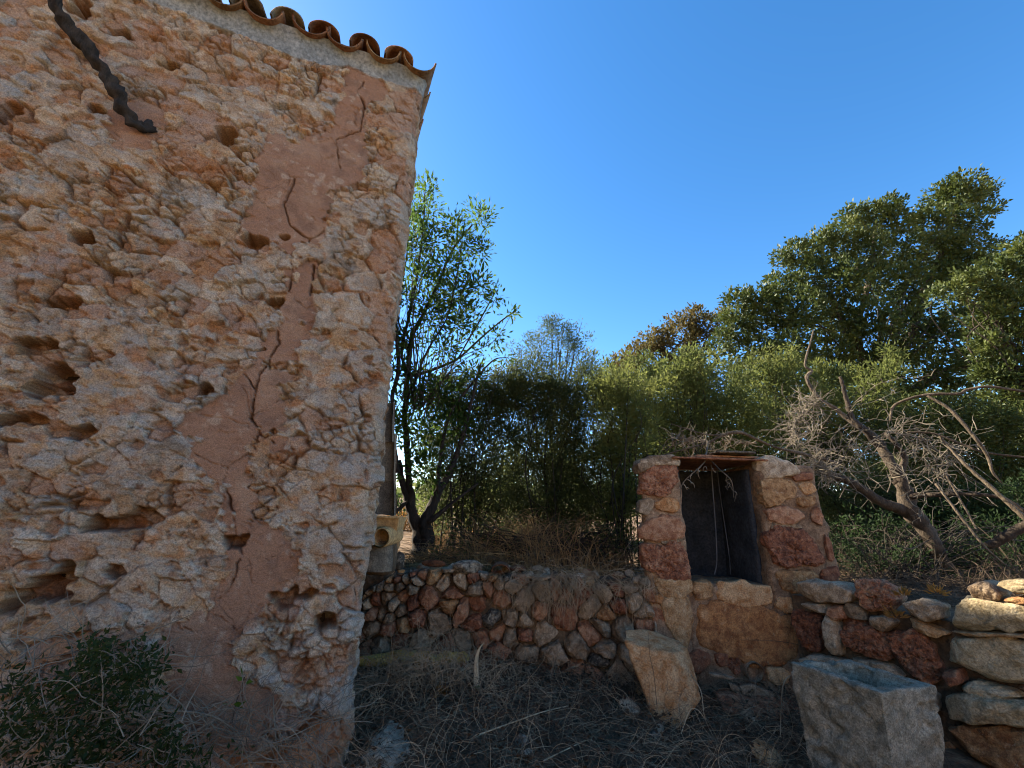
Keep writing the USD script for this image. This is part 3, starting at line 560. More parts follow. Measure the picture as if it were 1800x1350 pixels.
for k, poly in enumerate(voronoi_cells(reg, lp, .002, rw)):
    c = poly.mean(0); t = rw.random(); mat = 'red_stone' if t < .24 else 'grey_stone' if t < .78 else 'porous_stone' if t < .92 else 'white_rock' if t < .94 else 'tan_stone'
    poly = c + (poly - c) * rw.uniform(.90, 1.06) + 0
    obj('stone', face_stone(poly, [0, LWY + rw.uniform(-.01, .05), 0], EX, EZ, EN, rw.uniform(.04, .11), .12, 100 + k, m=26, rough=.24, facets=10, fine=2), mat, low)
for k in range(26):                                             # loose stones along the top
    x = rw.uniform(-1.05, 1.2); zt = .80 + .02 * math.sin(x * 9)
    obj('cap_stone', lump([x, LWY + rw.uniform(.02, .3), zt + rw.uniform(-.01, .05)], [rw.uniform(.03, .10), rw.uniform(.03, .08), rw.uniform(.025, .055)], 300 + k, sub=2), ['grey_stone', 'red_stone', 'grey_stone', 'white_rock'][k % 4], low)
P = at(822, 996, LWY - .02); tag(obj('stone', lump(P, [.14, .08, .055], 41, rotz=.1, rough=.25), 'white_rock'), 'long pale limestone lump lying on top of the low wall', 'stone')
P = at(762, 990, LWY - .03); tag(obj('broken_tile', lump(P, [.11, .03, .032], 42, sub=3, facets=9, rotz=-.2, rough=.06), 'terracotta'), 'broken flat piece of orange tile on the low wall near the house', 'roof tile')
P = at(880, 1006, LWY - .05)
hv, hf = half_pipe(np.zeros(3), np.array([0, 0, .3]), .085, .075, np.array([1.0, 0, 0]), depth=.75, seed=44)
hv = np.stack([hv[:, 1], hv[:, 2], -hv[:, 0]], 1); hv = hv * [1, 1, np.sign(hv[:, 2].sum())]
hf2 = hf if True else hf
tag(obj('broken_tile', (hv + P, hf), 'terracotta'), 'half round roof tile lying arch up on the low wall', 'roof tile')
for k, (x, y, rr, mat) in enumerate([(702, 985, (.05, .05, .07), 'white_rock'), (697, 957, (.028, .03, .045), 'tan_stone'), (705, 1003, (.03, .03, .02), 'tan_stone'), (690, 1004, (.022, .02, .018), 'white_rock')]):
    tag(obj('stone', lump(at(x, y, 3.6), rr, 60 + k, sub=3), mat), ['jagged bluish white stone beside the rain chute', 'small orange stone on top of the jagged white stone by the rain chute', 'little tan pebble right below the rain chute', 'little white pebble under the lower chute tile'][k], 'stone')

# ------------------------------------------------------------------ the cistern head
WY = 3.95
well = thing('well_head', 'roofed stone cistern head of red porous rubble with a dark tall opening', 'well', (2.05, WY + .45, 0))
def mortar_box(name, lo, hi, seed, amp=.02, mat='mortar', taper=None): return obj(name, noisy_box(lo, hi, .035, amp, 7, seed, taper=taper, rnd=.05), mat, well)
def flare(q):
    q = q.copy(); t = np.clip((1.85 - q[:, 2]) / 1.85, 0, 1); q[:, 0] += np.where(q[:, 0] > 2.5, .20 * t ** 1.3 * np.clip((q[:, 0] - 2.4) / .4, 0, 1), 0); return q
def lean_in(q):
    q = q.copy(); q[:, 0] += np.clip((q[:, 1] - WY - .08) * .5, 0, .5) * np.clip((1.56 - q[:, 0]) / .3, 0, 1); return q
mortar_box('pillar', [1.20, WY + .02, -.1], [1.565, WY + 1.0, 1.80], 1, amp=.035, taper=lean_in)
mortar_box('pillar', [2.255, WY + .02, -.1], [2.80, WY + 1.0, 1.83], 2, amp=.035, taper=flare)
mortar_box('front_base', [1.53, WY + .03, -.1], [2.28, WY + .6, .80], 3, amp=.03)
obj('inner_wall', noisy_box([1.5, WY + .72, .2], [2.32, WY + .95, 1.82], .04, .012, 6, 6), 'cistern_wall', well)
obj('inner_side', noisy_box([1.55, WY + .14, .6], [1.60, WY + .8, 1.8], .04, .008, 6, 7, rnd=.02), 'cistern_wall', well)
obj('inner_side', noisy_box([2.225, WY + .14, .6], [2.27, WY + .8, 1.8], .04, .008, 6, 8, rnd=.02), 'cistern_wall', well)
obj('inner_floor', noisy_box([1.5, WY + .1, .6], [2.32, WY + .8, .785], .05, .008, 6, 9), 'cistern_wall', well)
def slab(px, Yf, dep, th, seed, mat, name, parent, z=None):
    P0 = [at(x, y, Yf) for x, y in px]; z = np.mean([p[2] for p in P0]) if z is None else z
    lo = [min(p[0] for p in P0), Yf, z - th / 2]; hi = [max(p[0] for p in P0), Yf + dep, z + th / 2]
    return obj(name, noisy_box(lo, hi, .03, .010, 9, seed, rnd=.015), mat, parent)
slab([(1182, 802), (1350, 799)], WY - .03, 1.05, .022, 11, 'red_stone', 'roof_slab', well, 1.862)
slab([(1225, 802), (1340, 799)], WY + .10, .8, .025, 12, 'red_stone', 'roof_slab', well, 1.90)
slab([(1126, 802), (1196, 799)], WY - .01, .26, .06, 13, 'grey_stone', 'cap_stone', well, 1.815)
slab([(1262, 797), (1330, 795)], WY + .02, .5, .025, 14, 'dead_wood', 'roof_board', well, 1.935)
def px_stone(parent, pts, mat, p, n, ex, ey, seed, bulge=.06, dep=.12, grow=1.0, name='stone', **kw):
    W3 = np.array([on_plane(x, y, p, n) for x, y in pts]); o = W3.mean(0); q = np.stack([(W3 - o) @ ex, (W3 - o) @ ey], 1) * grow
    return obj(name, face_stone(q, o, ex, ey, n, bulge, dep, seed, **kw), mat, parent)
WS = [('porous_stone', [(1126, 835), (1150, 815), (1186, 820), (1193, 850), (1186, 870), (1150, 874), (1126, 866)], .05), ('grey_stone', [(1116, 818), (1138, 803), (1182, 800), (1191, 810), (1150, 820), (1122, 832)], .05),
      ('ochre_stone', [(1150, 886), (1165, 875), (1189, 878), (1193, 893), (1180, 901), (1158, 898)], .04), ('red_stone', [(1126, 925), (1155, 905), (1191, 909), (1201, 930), (1196, 949), (1160, 953), (1128, 946)], .06),
      ('porous_stone', [(1130, 960), (1160, 955), (1197, 951), (1210, 985), (1207, 1013), (1180, 1020), (1150, 1011), (1133, 990)], .07), ('tan_stone', [(1148, 1016), (1185, 1021), (1214, 1018), (1212, 1046), (1190, 1051), (1160, 1041)], .06),
      ('tan_stone', [(1164, 1056), (1195, 1046), (1214, 1060), (1217, 1100), (1206, 1142), (1188, 1132), (1168, 1090)], .07), ('ochre_stone', [(1148, 1040), (1165, 1046), (1163, 1062), (1148, 1060)], .05),
      ('grey_stone', [(1125, 880), (1145, 876), (1150, 895), (1135, 905), (1122, 900)], .03), ('red_stone', [(1150, 1062), (1166, 1070), (1172, 1110), (1160, 1120), (1148, 1095)], .03), ('grey_stone', [(1160, 948), (1200, 942), (1204, 951), (1165, 957)], .03),
      ('grey_stone', [(1331, 807), (1360, 803), (1397, 820), (1405, 832), (1370, 839), (1334, 837)], .06), ('tan_stone', [(1335, 846), (1386, 841), (1397, 860), (1392, 881), (1360, 887), (1344, 896), (1337, 870)], .05), ('ochre_stone', [(1402, 850), (1425, 845), (1436, 862), (1411, 871)], .04),
      ('tan_stone', [(1396, 876), (1430, 871), (1433, 886), (1405, 893)], .04), ('red_stone', [(1346, 896), (1380, 890), (1411, 904), (1414, 916), (1385, 923), (1349, 916)], .06), ('porous_stone', [(1346, 942), (1370, 929), (1421, 931), (1447, 955), (1450, 986), (1420, 995), (1380, 999), (1353, 987)], .08),
      ('red_stone', [(1426, 900), (1436, 890), (1446, 905), (1441, 926), (1428, 921)], .05), ('red_stone', [(1446, 938), (1458, 948), (1465, 985), (1454, 986)], .05), ('tan_stone', [(1360, 1006), (1400, 1001), (1437, 1005), (1432, 1031), (1400, 1042), (1369, 1031)], .07), ('red_stone', [(1440, 1001), (1470, 996), (1476, 1021), (1445, 1024)], .05),
      ('ochre_stone', [(1361, 1046), (1400, 1051), (1406, 1071), (1380, 1080), (1364, 1066)], .05), ('grey_stone', [(1352, 918), (1400, 922), (1418, 928), (1372, 929), (1350, 930)], .03), ('red_stone', [(1390, 835), (1425, 828), (1430, 843), (1400, 846)], .03),
      ('tan_stone', [(1217, 1024), (1245, 1021), (1253, 1030), (1251, 1053), (1224, 1056)], .035), ('ochre_stone', [(1255, 1022), (1300, 1026), (1357, 1032), (1355, 1056), (1341, 1069), (1290, 1059), (1255, 1051)], .04),
      ('ochre_stone', [(1221, 1062), (1290, 1062), (1350, 1073), (1389, 1086), (1391, 1120), (1372, 1161), (1330, 1161), (1290, 1151), (1224, 1141)], .05), ('red_stone', [(1204, 1151), (1225, 1141), (1251, 1151), (1246, 1166), (1225, 1187), (1207, 1176)], .06), ('red_stone', [(1253, 1148), (1279, 1148), (1279, 1166), (1260, 1171)], .05),
      ('porous_stone', [(1280, 1150), (1303, 1155), (1303, 1181), (1290, 1188), (1279, 1171)], .05), ('tan_stone', [(1346, 1171), (1381, 1176), (1392, 1191), (1370, 1206), (1349, 1196)], .04), ('ochre_stone', [(1392, 1090), (1402, 1110), (1400, 1150), (1378, 1160)], .04)]
wn = np.array([0, -1.0, 0])
for k, (mat, pts, bu) in enumerate(WS):
    big_ = abs(shapely.Polygon(pts).area) > 1500
    px_stone(well, pts, mat, (0, WY + (.02 if pts[0][1] < 1020 else .03), 0), wn, EX, EZ, 500 + k, bulge=bu * .6, dep=.1, grow=1.10, fine=4 if mat == 'porous_stone' else 3 if big_ else 2, rough=.17, pits=.9 if mat == 'porous_stone' else 0, facets=4)
hc_ = at(1326, 1181, WY - .01)
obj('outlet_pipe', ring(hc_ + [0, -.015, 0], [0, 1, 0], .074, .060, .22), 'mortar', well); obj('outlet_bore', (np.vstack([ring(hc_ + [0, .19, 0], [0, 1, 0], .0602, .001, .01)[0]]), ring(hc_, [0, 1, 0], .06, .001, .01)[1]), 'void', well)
for k, pts in enumerate([[(1249, 800), (1253, 860), (1258, 930), (1260, 985), (1256, 1010)], [(1258, 800), (1266, 870), (1275, 930), (1282, 980), (1284, 1010)]]):
    L = smoothline([at(x, y, WY + .42 + .06 * k) for x, y in pts], 8)
    tag(obj('rope', tube(L, (.0062 if k == 0 else .0035), 6), 'rope'), ['pale rope hanging in the dark opening of the cistern head', 'thinner dim rope hanging beside the pale rope inside the cistern head'][k], 'rope')

# ------------------------------------------------------------------ dry stone wall on the right
P0, P1 = np.array([2.365, 3.8, 0]), np.array([2.966, 2.7, 0]); rx = (P1 - P0) / np.linalg.norm(P1 - P0); rn = np.array([rx[1], -rx[0], 0])
if rn[0] > 0: rn = -rn
dry = thing('dry_stone_wall', 'dry stone wall of big flat lichen covered slabs and red blocks beside the trough', 'wall', P0)
RS = [('grey_stone', [(1402, 1026), (1425, 1020), (1500, 1027), (1506, 1045), (1495, 1061), (1430, 1059), (1403, 1046)]), ('porous_stone', [(1507, 1025), (1540, 1017), (1570, 1035), (1582, 1055), (1560, 1076), (1530, 1073), (1508, 1056)]), ('porous_stone', [(1396, 1075), (1415, 1068), (1440, 1075), (1449, 1110), (1441, 1141), (1420, 1146), (1404, 1131), (1395, 1105)]),
      ('grey_stone', [(1452, 1085), (1465, 1080), (1476, 1100), (1479, 1150), (1465, 1151), (1454, 1130)]), ('porous_stone', [(1478, 1090), (1500, 1082), (1556, 1115), (1569, 1140), (1566, 1161), (1500, 1146), (1482, 1125)]), ('porous_stone', [(1555, 1110), (1575, 1102), (1626, 1115), (1652, 1160), (1663, 1180), (1661, 1206), (1640, 1211), (1600, 1181), (1569, 1150)]),
      ('grey_stone', [(1586, 1060), (1620, 1053), (1656, 1065), (1657, 1090), (1620, 1093)]), ('lichen_stone', [(1655, 1054), (1690, 1049), (1800, 1060), (1900, 1064), (1900, 1112), (1680, 1107), (1660, 1080)]), ('lichen_stone', [(1654, 1131), (1690, 1118), (1800, 1120), (1900, 1125), (1900, 1196), (1780, 1197), (1700, 1171), (1660, 1156)]),
      ('grey_stone', [(1530, 1084), (1555, 1079), (1576, 1095), (1556, 1112), (1535, 1101)]), ('tan_stone', [(1601, 1084), (1650, 1104), (1669, 1115), (1640, 1121), (1610, 1106)]), ('lichen_stone', [(1690, 1204), (1720, 1194), (1790, 1214), (1802, 1226), (1740, 1231), (1704, 1223)]), ('lichen_stone', [(1650, 1231), (1700, 1214), (1900, 1245), (1900, 1281), (1700, 1266), (1665, 1256)]),
      ('tan_stone', [(1659, 1279), (1720, 1274), (1900, 1281), (1900, 1365), (1760, 1362), (1690, 1322)]), ('grey_stone', [(1704, 1030), (1740, 1020), (1765, 1044), (1762, 1058), (1720, 1052)]), ('lichen_stone', [(1748, 1028), (1770, 1019), (1900, 1018), (1900, 1042), (1770, 1043)]), ('tan_stone', [(1765, 1051), (1800, 1047), (1900, 1052), (1900, 1064), (1790, 1062)]),
      ('grey_stone', [(1488, 1056), (1520, 1066), (1529, 1091), (1500, 1086), (1484, 1071)]), ('red_stone', [(1459, 1065), (1486, 1065), (1488, 1086), (1470, 1091), (1457, 1080)]), ('grey_stone', [(1411, 1059), (1456, 1062), (1456, 1079), (1430, 1073)]), ('ochre_stone', [(1648, 1290), (1690, 1331), (1725, 1375), (1665, 1375), (1645, 1340)]), ('red_stone', [(1661, 1180), (1686, 1175), (1697, 1200), (1675, 1207)]),
      ('grey_stone', [(1500, 1154), (1560, 1165), (1592, 1190), (1550, 1186), (1508, 1170)]), ('ochre_stone', [(1785, 1200), (1900, 1205), (1900, 1222), (1805, 1218)]), ('grey_stone', [(1400, 1150), (1440, 1152), (1500, 1165), (1490, 1190), (1420, 1185)]), ('tan_stone', [(1668, 1108), (1900, 1114), (1900, 1122), (1700, 1116)]), ('grey_stone', [(1600, 1195), (1650, 1215), (1650, 1250), (1610, 1240)])]
for k, (mat, pts) in enumerate(RS):
    flat = pts[0][0] > 1640
    px_stone(dry, pts, mat, P0 + rn * (-.02 * (k % 3)), rn, rx, EZ, 700 + k, bulge=.07 if not flat else .09, dep=.16, grow=1.02, fine=4 if mat == 'porous_stone' else 3, rough=.17, pits=.8 if mat == 'porous_stone' else 0, facets=6)
core = [P0 - rx * .1 - rn * .08, P0 + rx * 2.2 - rn * .08, P0 + rx * 2.2 - rn * .5, P0 - rx * .1 - rn * .5]
m = trimesh.creation.extrude_polygon(shapely.Polygon([tuple(c[:2]) for c in core]), 1.0, engine='earcut'); m.apply_translation([0, 0, -.25]); obj('fill', (m.vertices, m.faces), 'dark_earth', dry, smooth=False)

# ------------------------------------------------------------------ stone trough
zt = .56
TA, TB, TC, TD = (on_z(x, y, zt) for x, y in ((1388, 1164), (1548, 1217), (1645, 1205), (1492, 1158)))
top4 = np.array([TA, TB, TC, TD]); ctr = top4.mean(0)
def hull(p): return manifold3d.Manifold.hull_points(np.asarray(p, float))
bot4 = ctr + (top4 - ctr) * .88; bot4[:, 2] = -.12
inn = ctr + (top4 - ctr) * .78; inn_b = ctr + (top4 - ctr) * .55; inn[:, 2] = zt + .05; inn_b[:, 2] = zt - .22
tm = (hull(np.vstack([top4, bot4])) - hull(np.vstack([inn, inn_b]))).refine_to_length(.012).to_mesh()
m = trimesh.Trimesh(tm.vert_properties[:, :3], tm.tri_verts, process=True); trimesh.smoothing.filter_taubin(m, iterations=6)
v = m.vertices; nn = m.vertex_normals; v = v + nn * (.05 * (meshkit.fbm(v * 5, 4, 3) - .5) + .018 * (meshkit.fbm(v * 24, 4, 4) - .5) - .02 * sstep(.56, .7, meshkit.fbm(v * 13, 3, 8)))[:, None]
tag(obj('stone_trough', (v, m.faces), 'trough_stone'), 'rough grey hewn stone trough standing in front of the dry stone wall', 'trough')

# ------------------------------------------------------------------ the leaning block, loose stones, slabs
def block(name, label, cat, front, back, mat, seed, amp=.03, ref=.014):
    tm = hull(np.array(front + back)).refine_to_length(ref).to_mesh(); m = trimesh.Trimesh(tm.vert_properties[:, :3], tm.tri_verts, process=True); trimesh.smoothing.filter_taubin(m, iterations=4)
    v = m.vertices; nn = m.vertex_normals; v = v + nn * (amp * (meshkit.fbm(v * 6, 4, seed) - .5) * 1.5 + amp * .7 * (meshkit.fbm(v * 20, 3, seed + 1) - .5))[:, None]
    return tag(obj(name, (v, m.faces), mat), label, cat)
Yb = 3.42
fr = [at(1098, 1128, Yb + .10), at(1180, 1150, Yb - .02), at(1208, 1140, Yb + .08), at(1232, 1228, Yb - .03), at(1195, 1285, Yb - .12), at(1150, 1262, Yb - .05), at(1132, 1225, Yb + .05)]
bk = [at(1102, 1108, Yb + .26), at(1150, 1108, Yb + .30), at(1196, 1128, Yb + .26), at(1228, 1225, Yb + .15), at(1160, 1230, Yb + .2)]
block('stone_block', 'tall squared block of orange and white stone leaning before the cistern head', 'stone block', fr, bk, 'ochre_stone', 21)
G = lambda x, y: on_z(x, y, float(gz(on_z(x, y, .05)[0], on_z(x, y, .05)[1])))
Ya = G(1320, 1262)[1]
block('flat_stone', 'long flat red rock lying below the outlet of the cistern head', 'stone', [at(1258, 1218, Ya + .12), at(1275, 1250, Ya), at(1330, 1268, Ya - .05), at(1385, 1262, Ya - .03), at(1388, 1240, Ya + .05)], [at(1262, 1212, Ya + .28), at(1385, 1228, Ya + .3), at(1330, 1215, Ya + .3), at(1300, 1212, Ya + .3)], 'red_stone', 23)
for k, (pts, lab) in enumerate([([(1300, 1206), (1322, 1203), (1368, 1222), (1372, 1232), (1345, 1230), (1305, 1222)], 'thin grey slab of stone below the outlet pipe'), ([(1281, 1200), (1292, 1203), (1305, 1214), (1296, 1219), (1285, 1212)], 'small square grey stone chip left of the thin slab'), ([(1246, 1183), (1275, 1187), (1291, 1192), (1285, 1196), (1248, 1188)], 'narrow whitish stone strip at the foot of the cistern head')]):
    Yk = 3.72; block('flat_stone', lab, 'stone', [at(x, y, Yk) for x, y in pts], [at(x, y - 2, Yk + .10) for x, y in pts], 'grey_stone', 30 + k, amp=.006, ref=.015)
for k, (x, y, r_, mat, lab) in enumerate([(1105, 1252, .075, 'grey_stone', 'rounded grey stone on the ground left of the leaning block'), (1132, 1222, .055, 'tan_stone', 'small orange stone at the foot of the leaning block'), (1152, 1298, .038, 'white_rock', 'small white stone in the dead grass below the leaning block'), (1160, 1283, .028, 'grey_stone', 'small grey stone just above the small white one'), (915, 1308, .042, 'white_rock', 'whitish pebble in the dead grass right of the green blade'), (925, 1328, .03, 'white_rock', 'lowest tiny white pebble below the whitish pebble'),
                                 (1315, 1265, .06, 'grey_stone', 'pale stone in front of the long flat red rock'), (1395, 1250, .06, 'red_stone', 'red stone between the long flat rock and the trough'), (1345, 1340, .09, 'ochre_stone', 'brown stone half buried at the bottom of the dead grass'), (1300, 1325, .05, 'grey_stone', 'grey stone left of the brown half buried one'), (1078, 1322, .03, 'terracotta', 'small brown snail shaped pebble in the dead grass'), (1095, 1324, .016, 'white_rock', 'tiny round white pebble beside the small brown one')]):
    P = G(x, y); tag(obj('loose_stone', lump(P + [0, 0, r_ * .35], [r_ * 1.1, r_, r_ * .75], 80 + k, sub=3), mat), lab, 'stone')
P = on_z(672, 1345, .10)
tag(obj('boulder', lump(P + [0, .14, -.05], [.24, .19, .16], 97, sub=5, rough=.55, facets=9), 'white_rock'), 'frosty white lichen boulder at the foot of the house corner', 'boulder')

# ------------------------------------------------------------------ plants
def leaves(pos, dirs, L, W, rng, fold=.25, cut=False):
    """Leaves as folded diamonds: one island of two (or four) faces each."""
    n = len(pos); d = dirs / (np.linalg.norm(dirs, axis=1, keepdims=True) + 1e-9); L = L * rng.uniform(.65, 1.25, n)[:, None]; W = W * rng.uniform(.7, 1.2, n)[:, None]
    a = np.cross(d, rng.normal(size=(n, 3))); a /= np.linalg.norm(a, axis=1, keepdims=True) + 1e-9; b = np.cross(d, a)
    V = np.stack([pos, pos + d * L * .45 + a * W * .5 + b * W * fold, pos + d * L, pos + d * L * .45 - a * W * .5 + b * W * fold], 1).reshape(-1, 3)
    k = np.arange(n)[:, None] * 4
    return V, np.vstack([k + [0, 1, 2], k + [0, 2, 3]])
def crown(clumps, Y, rng, L, W, dens, ysp=.8, sub=.30, per=9, lift=.35, flat=1.0, shell=.5):
    """Leaf sprays gathered in clumps; a clump is (x, y, radius) in photograph pixels at depth Y, or (x, y, radius, depth)."""
    P, D = [], []
    for c in clumps:
        yy = c[3] if len(c) > 3 else Y; C0 = at(c[0], c[1], yy); r = c[2] * px2m(C0)
        n = max(2, int(dens * math.pi * r * r / (.5 * L * W) / per)); q = rng.normal(size=(n, 3)); q /= np.linalg.norm(q, axis=1, keepdims=True); rad = r * rng.random(n) ** shell
        cen = C0 + q * rad[:, None] * [1, ysp, flat]
        for k in range(per):
            o = rng.normal(size=(n, 3)) * sub * L * 2.2; P.append(cen + o); D.append(o / (L * 1.5) + q * .9 + rng.normal(size=(n, 3)) * .55 + [0, 0, lift])
    return leaves(np.vstack(P), np.vstack(D), L, W, rng)
def px_line(pts, n=6, Y=None):
    q = np.array([np.append(at(p[0], p[1], p[2] if Y is None or len(p) > 3 else Y), p[-1]) for p in pts]); s_ = smoothline(q, n); return s_[:, :3], s_[:, 3]
def limb(pts, Y, n=7, sides=7, rough=.25, seed=0, thin=1.0):
    """A limb traced as (x, y, radius in pixels) or (x, y, depth, radius in pixels)."""
    q = []
    for p in pts:
        yy = p[2] if len(p) > 3 else Y; P = at(p[0], p[1], yy); q.append(np.append(P, p[-1] * px2m(P) * thin))
    s_ = smoothline(np.array(q), n); pts3 = s_[:, :3] + (meshkit.fbm(s_[:, :3] * 4 + seed, 3, seed)[:, None] - .5) * 1.2 * s_[:, 3:4]
    return tube(pts3, np.maximum(s_[:, 3], .0015), sides, rough, seed)
def shoots(anchor, clumps, Y, rng, n, r0=.012, bow=.25):
    """Thin limbs that run from near the anchor to points in the clumps."""
    out = []
    for k in range(n):
        c = clumps[rng.integers(len(clumps))]; yy = c[3] if len(c) > 3 else Y; e = at(c[0], c[1], yy); r = c[2] * px2m(e); e = e + rng.normal(size=3) * r * [.5, .4, .5]
        b = anchor + rng.normal(size=3) * [.12, .12, .03]; m1 = b * .6 + e * .4 + rng.normal(size=3) * bow * [.5, .5, .3] + [0, 0, bow * .6]; m2 = b * .25 + e * .75 + rng.normal(size=3) * bow * .4
        l = smoothline(np.array([b, m1, m2, e]), 5); out.append(tube(l, np.linspace(r0 * rng.uniform(.6, 1.2), .003, len(l)), 5))
    return join(out)
def grow(P, n=0): return P
rv = np.random.default_rng(21)
base_of = lambda x, Y: np.array([at(x, 930, Y)[0], Y, float(gz(at(x, 930, Y)[0], Y))])

# the slender tree by the house corner
YA = 5.6
tree = thing('bay_tree', 'slender many stemmed broadleaf tree rising beside the house corner', 'tree', base_of(735, YA))
trunks = [[(737, 975, 22), (735, 940, 20), (728, 905, 14), (716, 880, 11), (708, 850, 9), (700, 810, 7)], [(748, 965, 20), (752, 920, 16), (768, 870, 11), (790, 830, 8), (812, 770, 6), (830, 700, 4), (845, 640, 3)], [(738, 935, 14), (722, 880, 9), (716, 800, 8), (712, 730, 7), (717, 665, 7), (722, 600, 6), (745, 550, 5), (770, 500, 4), (795, 440, 3), (830, 395, 2)],
          [(700, 830, 7), (690, 770, 6), (690, 700, 5), (700, 640, 5), (696, 560, 4), (705, 490, 4)], [(717, 665, 5), (706, 620, 4), (718, 560, 4), (735, 470, 3), (744, 400, 2), (748, 320, 1.5)], [(720, 662, 4), (760, 650, 4), (805, 630, 3), (850, 590, 2.5), (880, 565, 2), (908, 545, 1.5)], [(770, 868, 6), (775, 800, 5), (790, 730, 4), (825, 680, 3), (865, 635, 2), (890, 628, 1)],
          [(716, 700, 3), (750, 620, 3), (785, 560, 2), (800, 500, 2), (812, 430, 1.5)], [(722, 600, 3), (700, 560, 2), (712, 470, 2), (720, 400, 1.5)], [(805, 630, 2), (845, 560, 2), (872, 510, 1.2)], [(752, 920, 7), (800, 880, 4), (840, 850, 3)], [(718, 880, 5), (690, 905, 4), (670, 930, 3)]]
obj('trunk', join([limb(t, YA + rv.uniform(-.12, .12), seed=k, thin=.68) for k, t in enumerate(trunks)]), 'bark', tree)
ca = [(748, 330, 20), (742, 370, 28), (735, 425, 34), (757, 420, 26), (800, 400, 24), (845, 385, 22), (818, 430, 30), (785, 470, 34), (740, 490, 32), (715, 520, 26), (798, 520, 38), (838, 500, 28), (760, 550, 34), (815, 565, 34), (868, 525, 14), (900, 548, 12), (872, 590, 14), (850, 622, 12), (885, 630, 10), (720, 590, 26), (700, 650, 26), (715, 715, 32), (740, 765, 38), (700, 745, 30), (752, 820, 40), (772, 690, 36), (735, 660, 26), (800, 740, 34), (780, 610, 26), (708, 440, 22), (722, 375, 16), (830, 660, 24), (690, 600, 20), (845, 440, 16), (862, 375, 8)]
obj('crown', crown(ca, YA, rv, .085, .030, 2.6, ysp=1.2, sub=.30, per=6), 'bay_leaf', tree)
obj('twigs', shoots(at(735, 720, YA), ca[:30], YA, rv, 46, .008), 'bark', tree)

def shrub(name, label, cat, x0, Y, clumps, mat, L, W, dens, group=None, stems=24, ysp=.9, sub=.30, per=8, r0=.010, lift=.35, shell=.5, smat='stem_dark', flat=1.0):
    ytop = np.median([c[1] for c in clumps]); clumps = list(clumps) + [(c[0] + rv.normal() * c[2] * .7, c[1] - c[2] * rv.uniform(.5, 1.5), c[2] * rv.uniform(.2, .4)) + tuple(c[3:]) for c in clumps if c[1] < ytop for _ in range(4)]
    b = base_of(x0, Y); t = thing(name, label, cat, b, group); obj('stems', shoots(b, clumps, Y, rv, stems, r0), smat, t)
    obj('foliage', crown(clumps, Y, rv, L, W, dens, ysp=ysp, sub=sub, per=per, lift=lift, shell=shell, flat=flat), mat, t); return t
shrub('wild_olive_shrub', 'dark dense small leaved shrub right behind the slender tree', 'shrub', 815, 5.9, [(830, 700, 34), (790, 745, 40), (840, 745, 46), (790, 800, 44), (850, 800, 50), (900, 760, 40), (820, 850, 46), (880, 850, 46), (770, 860, 34), (860, 690, 24), (900, 700, 26), (840, 900, 40), (780, 910, 30), (800, 690, 30), (765, 700, 26), (870, 720, 30), (760, 780, 30)], 'shrub_leaf', .06, .018, 3.0, stems=34)
shrub('wild_olive_shrub', 'green feathery shrub in the middle behind the low rubble wall', 'shrub', 960, 6.0, [(920, 700, 36), (960, 720, 44), (1000, 750, 46), (930, 780, 50), (980, 810, 54), (1030, 790, 46), (940, 860, 54), (1000, 870, 54), (1050, 850, 44), (900, 900, 44), (980, 910, 40), (1040, 920, 40), (1075, 800, 36), (1085, 880, 34), (900, 670, 24), (940, 670, 30), (985, 690, 34), (1030, 710, 34), (1060, 690, 28)], 'shrub_leaf', .06, .017, 2.8, stems=40)
shrub('wild_olive_shrub', 'lighter green shrub close to the left side of the cistern head', 'shrub', 1090, 5.6, [(1050, 720, 34), (1085, 750, 36), (1110, 720, 30), (1100, 790, 36), (1060, 790, 30), (1095, 840, 34), (1090, 900, 34), (1105, 950, 26), (1130, 760, 30), (1070, 690, 26), (1100, 670, 22), (1075, 930, 26), (1110, 870, 26)], 'bright_leaf', .06, .018, 2.4, stems=22)
shrub('willow_shrub', 'yellow green sunlit shrub standing behind the cistern roof', 'shrub', 1230, 7.6, [(1170, 690, 34), (1210, 665, 30), (1235, 690, 34), (1200, 730, 40), (1150, 740, 36), (1260, 730, 40), (1300, 710, 36), (1180, 775, 36), (1240, 780, 40), (1300, 770, 40), (1340, 730, 34), (1350, 780, 32), (1215, 640, 20), (1120, 700, 28), (1080, 690, 24)], 'bright_leaf', .09, .03, 2.8, stems=34)
shrub('willow_shrub', 'pale green sunlit shrub behind the dead tree stump', 'shrub', 1390, 8.2, [(1350, 680, 34), (1390, 660, 34), (1430, 690, 36), (1380, 720, 36), (1440, 740, 34), (1400, 770, 36), (1480, 720, 34), (1540, 690, 34), (1560, 660, 30), (1520, 740, 34), (1340, 650, 24)], 'bright_leaf', .09, .032, 2.6, stems=24)
shrub('olive_tree', 'silvery wispy olive tree against the sky above the middle shrubs', 'olive tree', 970, 9.0, [(945, 610, 26), (985, 600, 28), (1010, 615, 24), (930, 650, 30), (970, 650, 34), (1020, 655, 30), (950, 695, 32), (1000, 695, 34), (1045, 690, 24), (915, 625, 14), (1040, 640, 14), (965, 580, 14), (1000, 582, 12), (905, 680, 20)], 'olive_leaf', .075, .02, 1.5, stems=40, r0=.022, smat='bark')
shrub('willow_shrub', 'tallest yellow green shrub filling the gap below the rusty oak', 'shrub', 1260, 9.4, [(x, y + 14 * math.sin(x * .05), 40) for y in (690, 740, 790) for x in range(1080, 1480, 48)], 'bright_leaf', .10, .034, 2.6, stems=40)
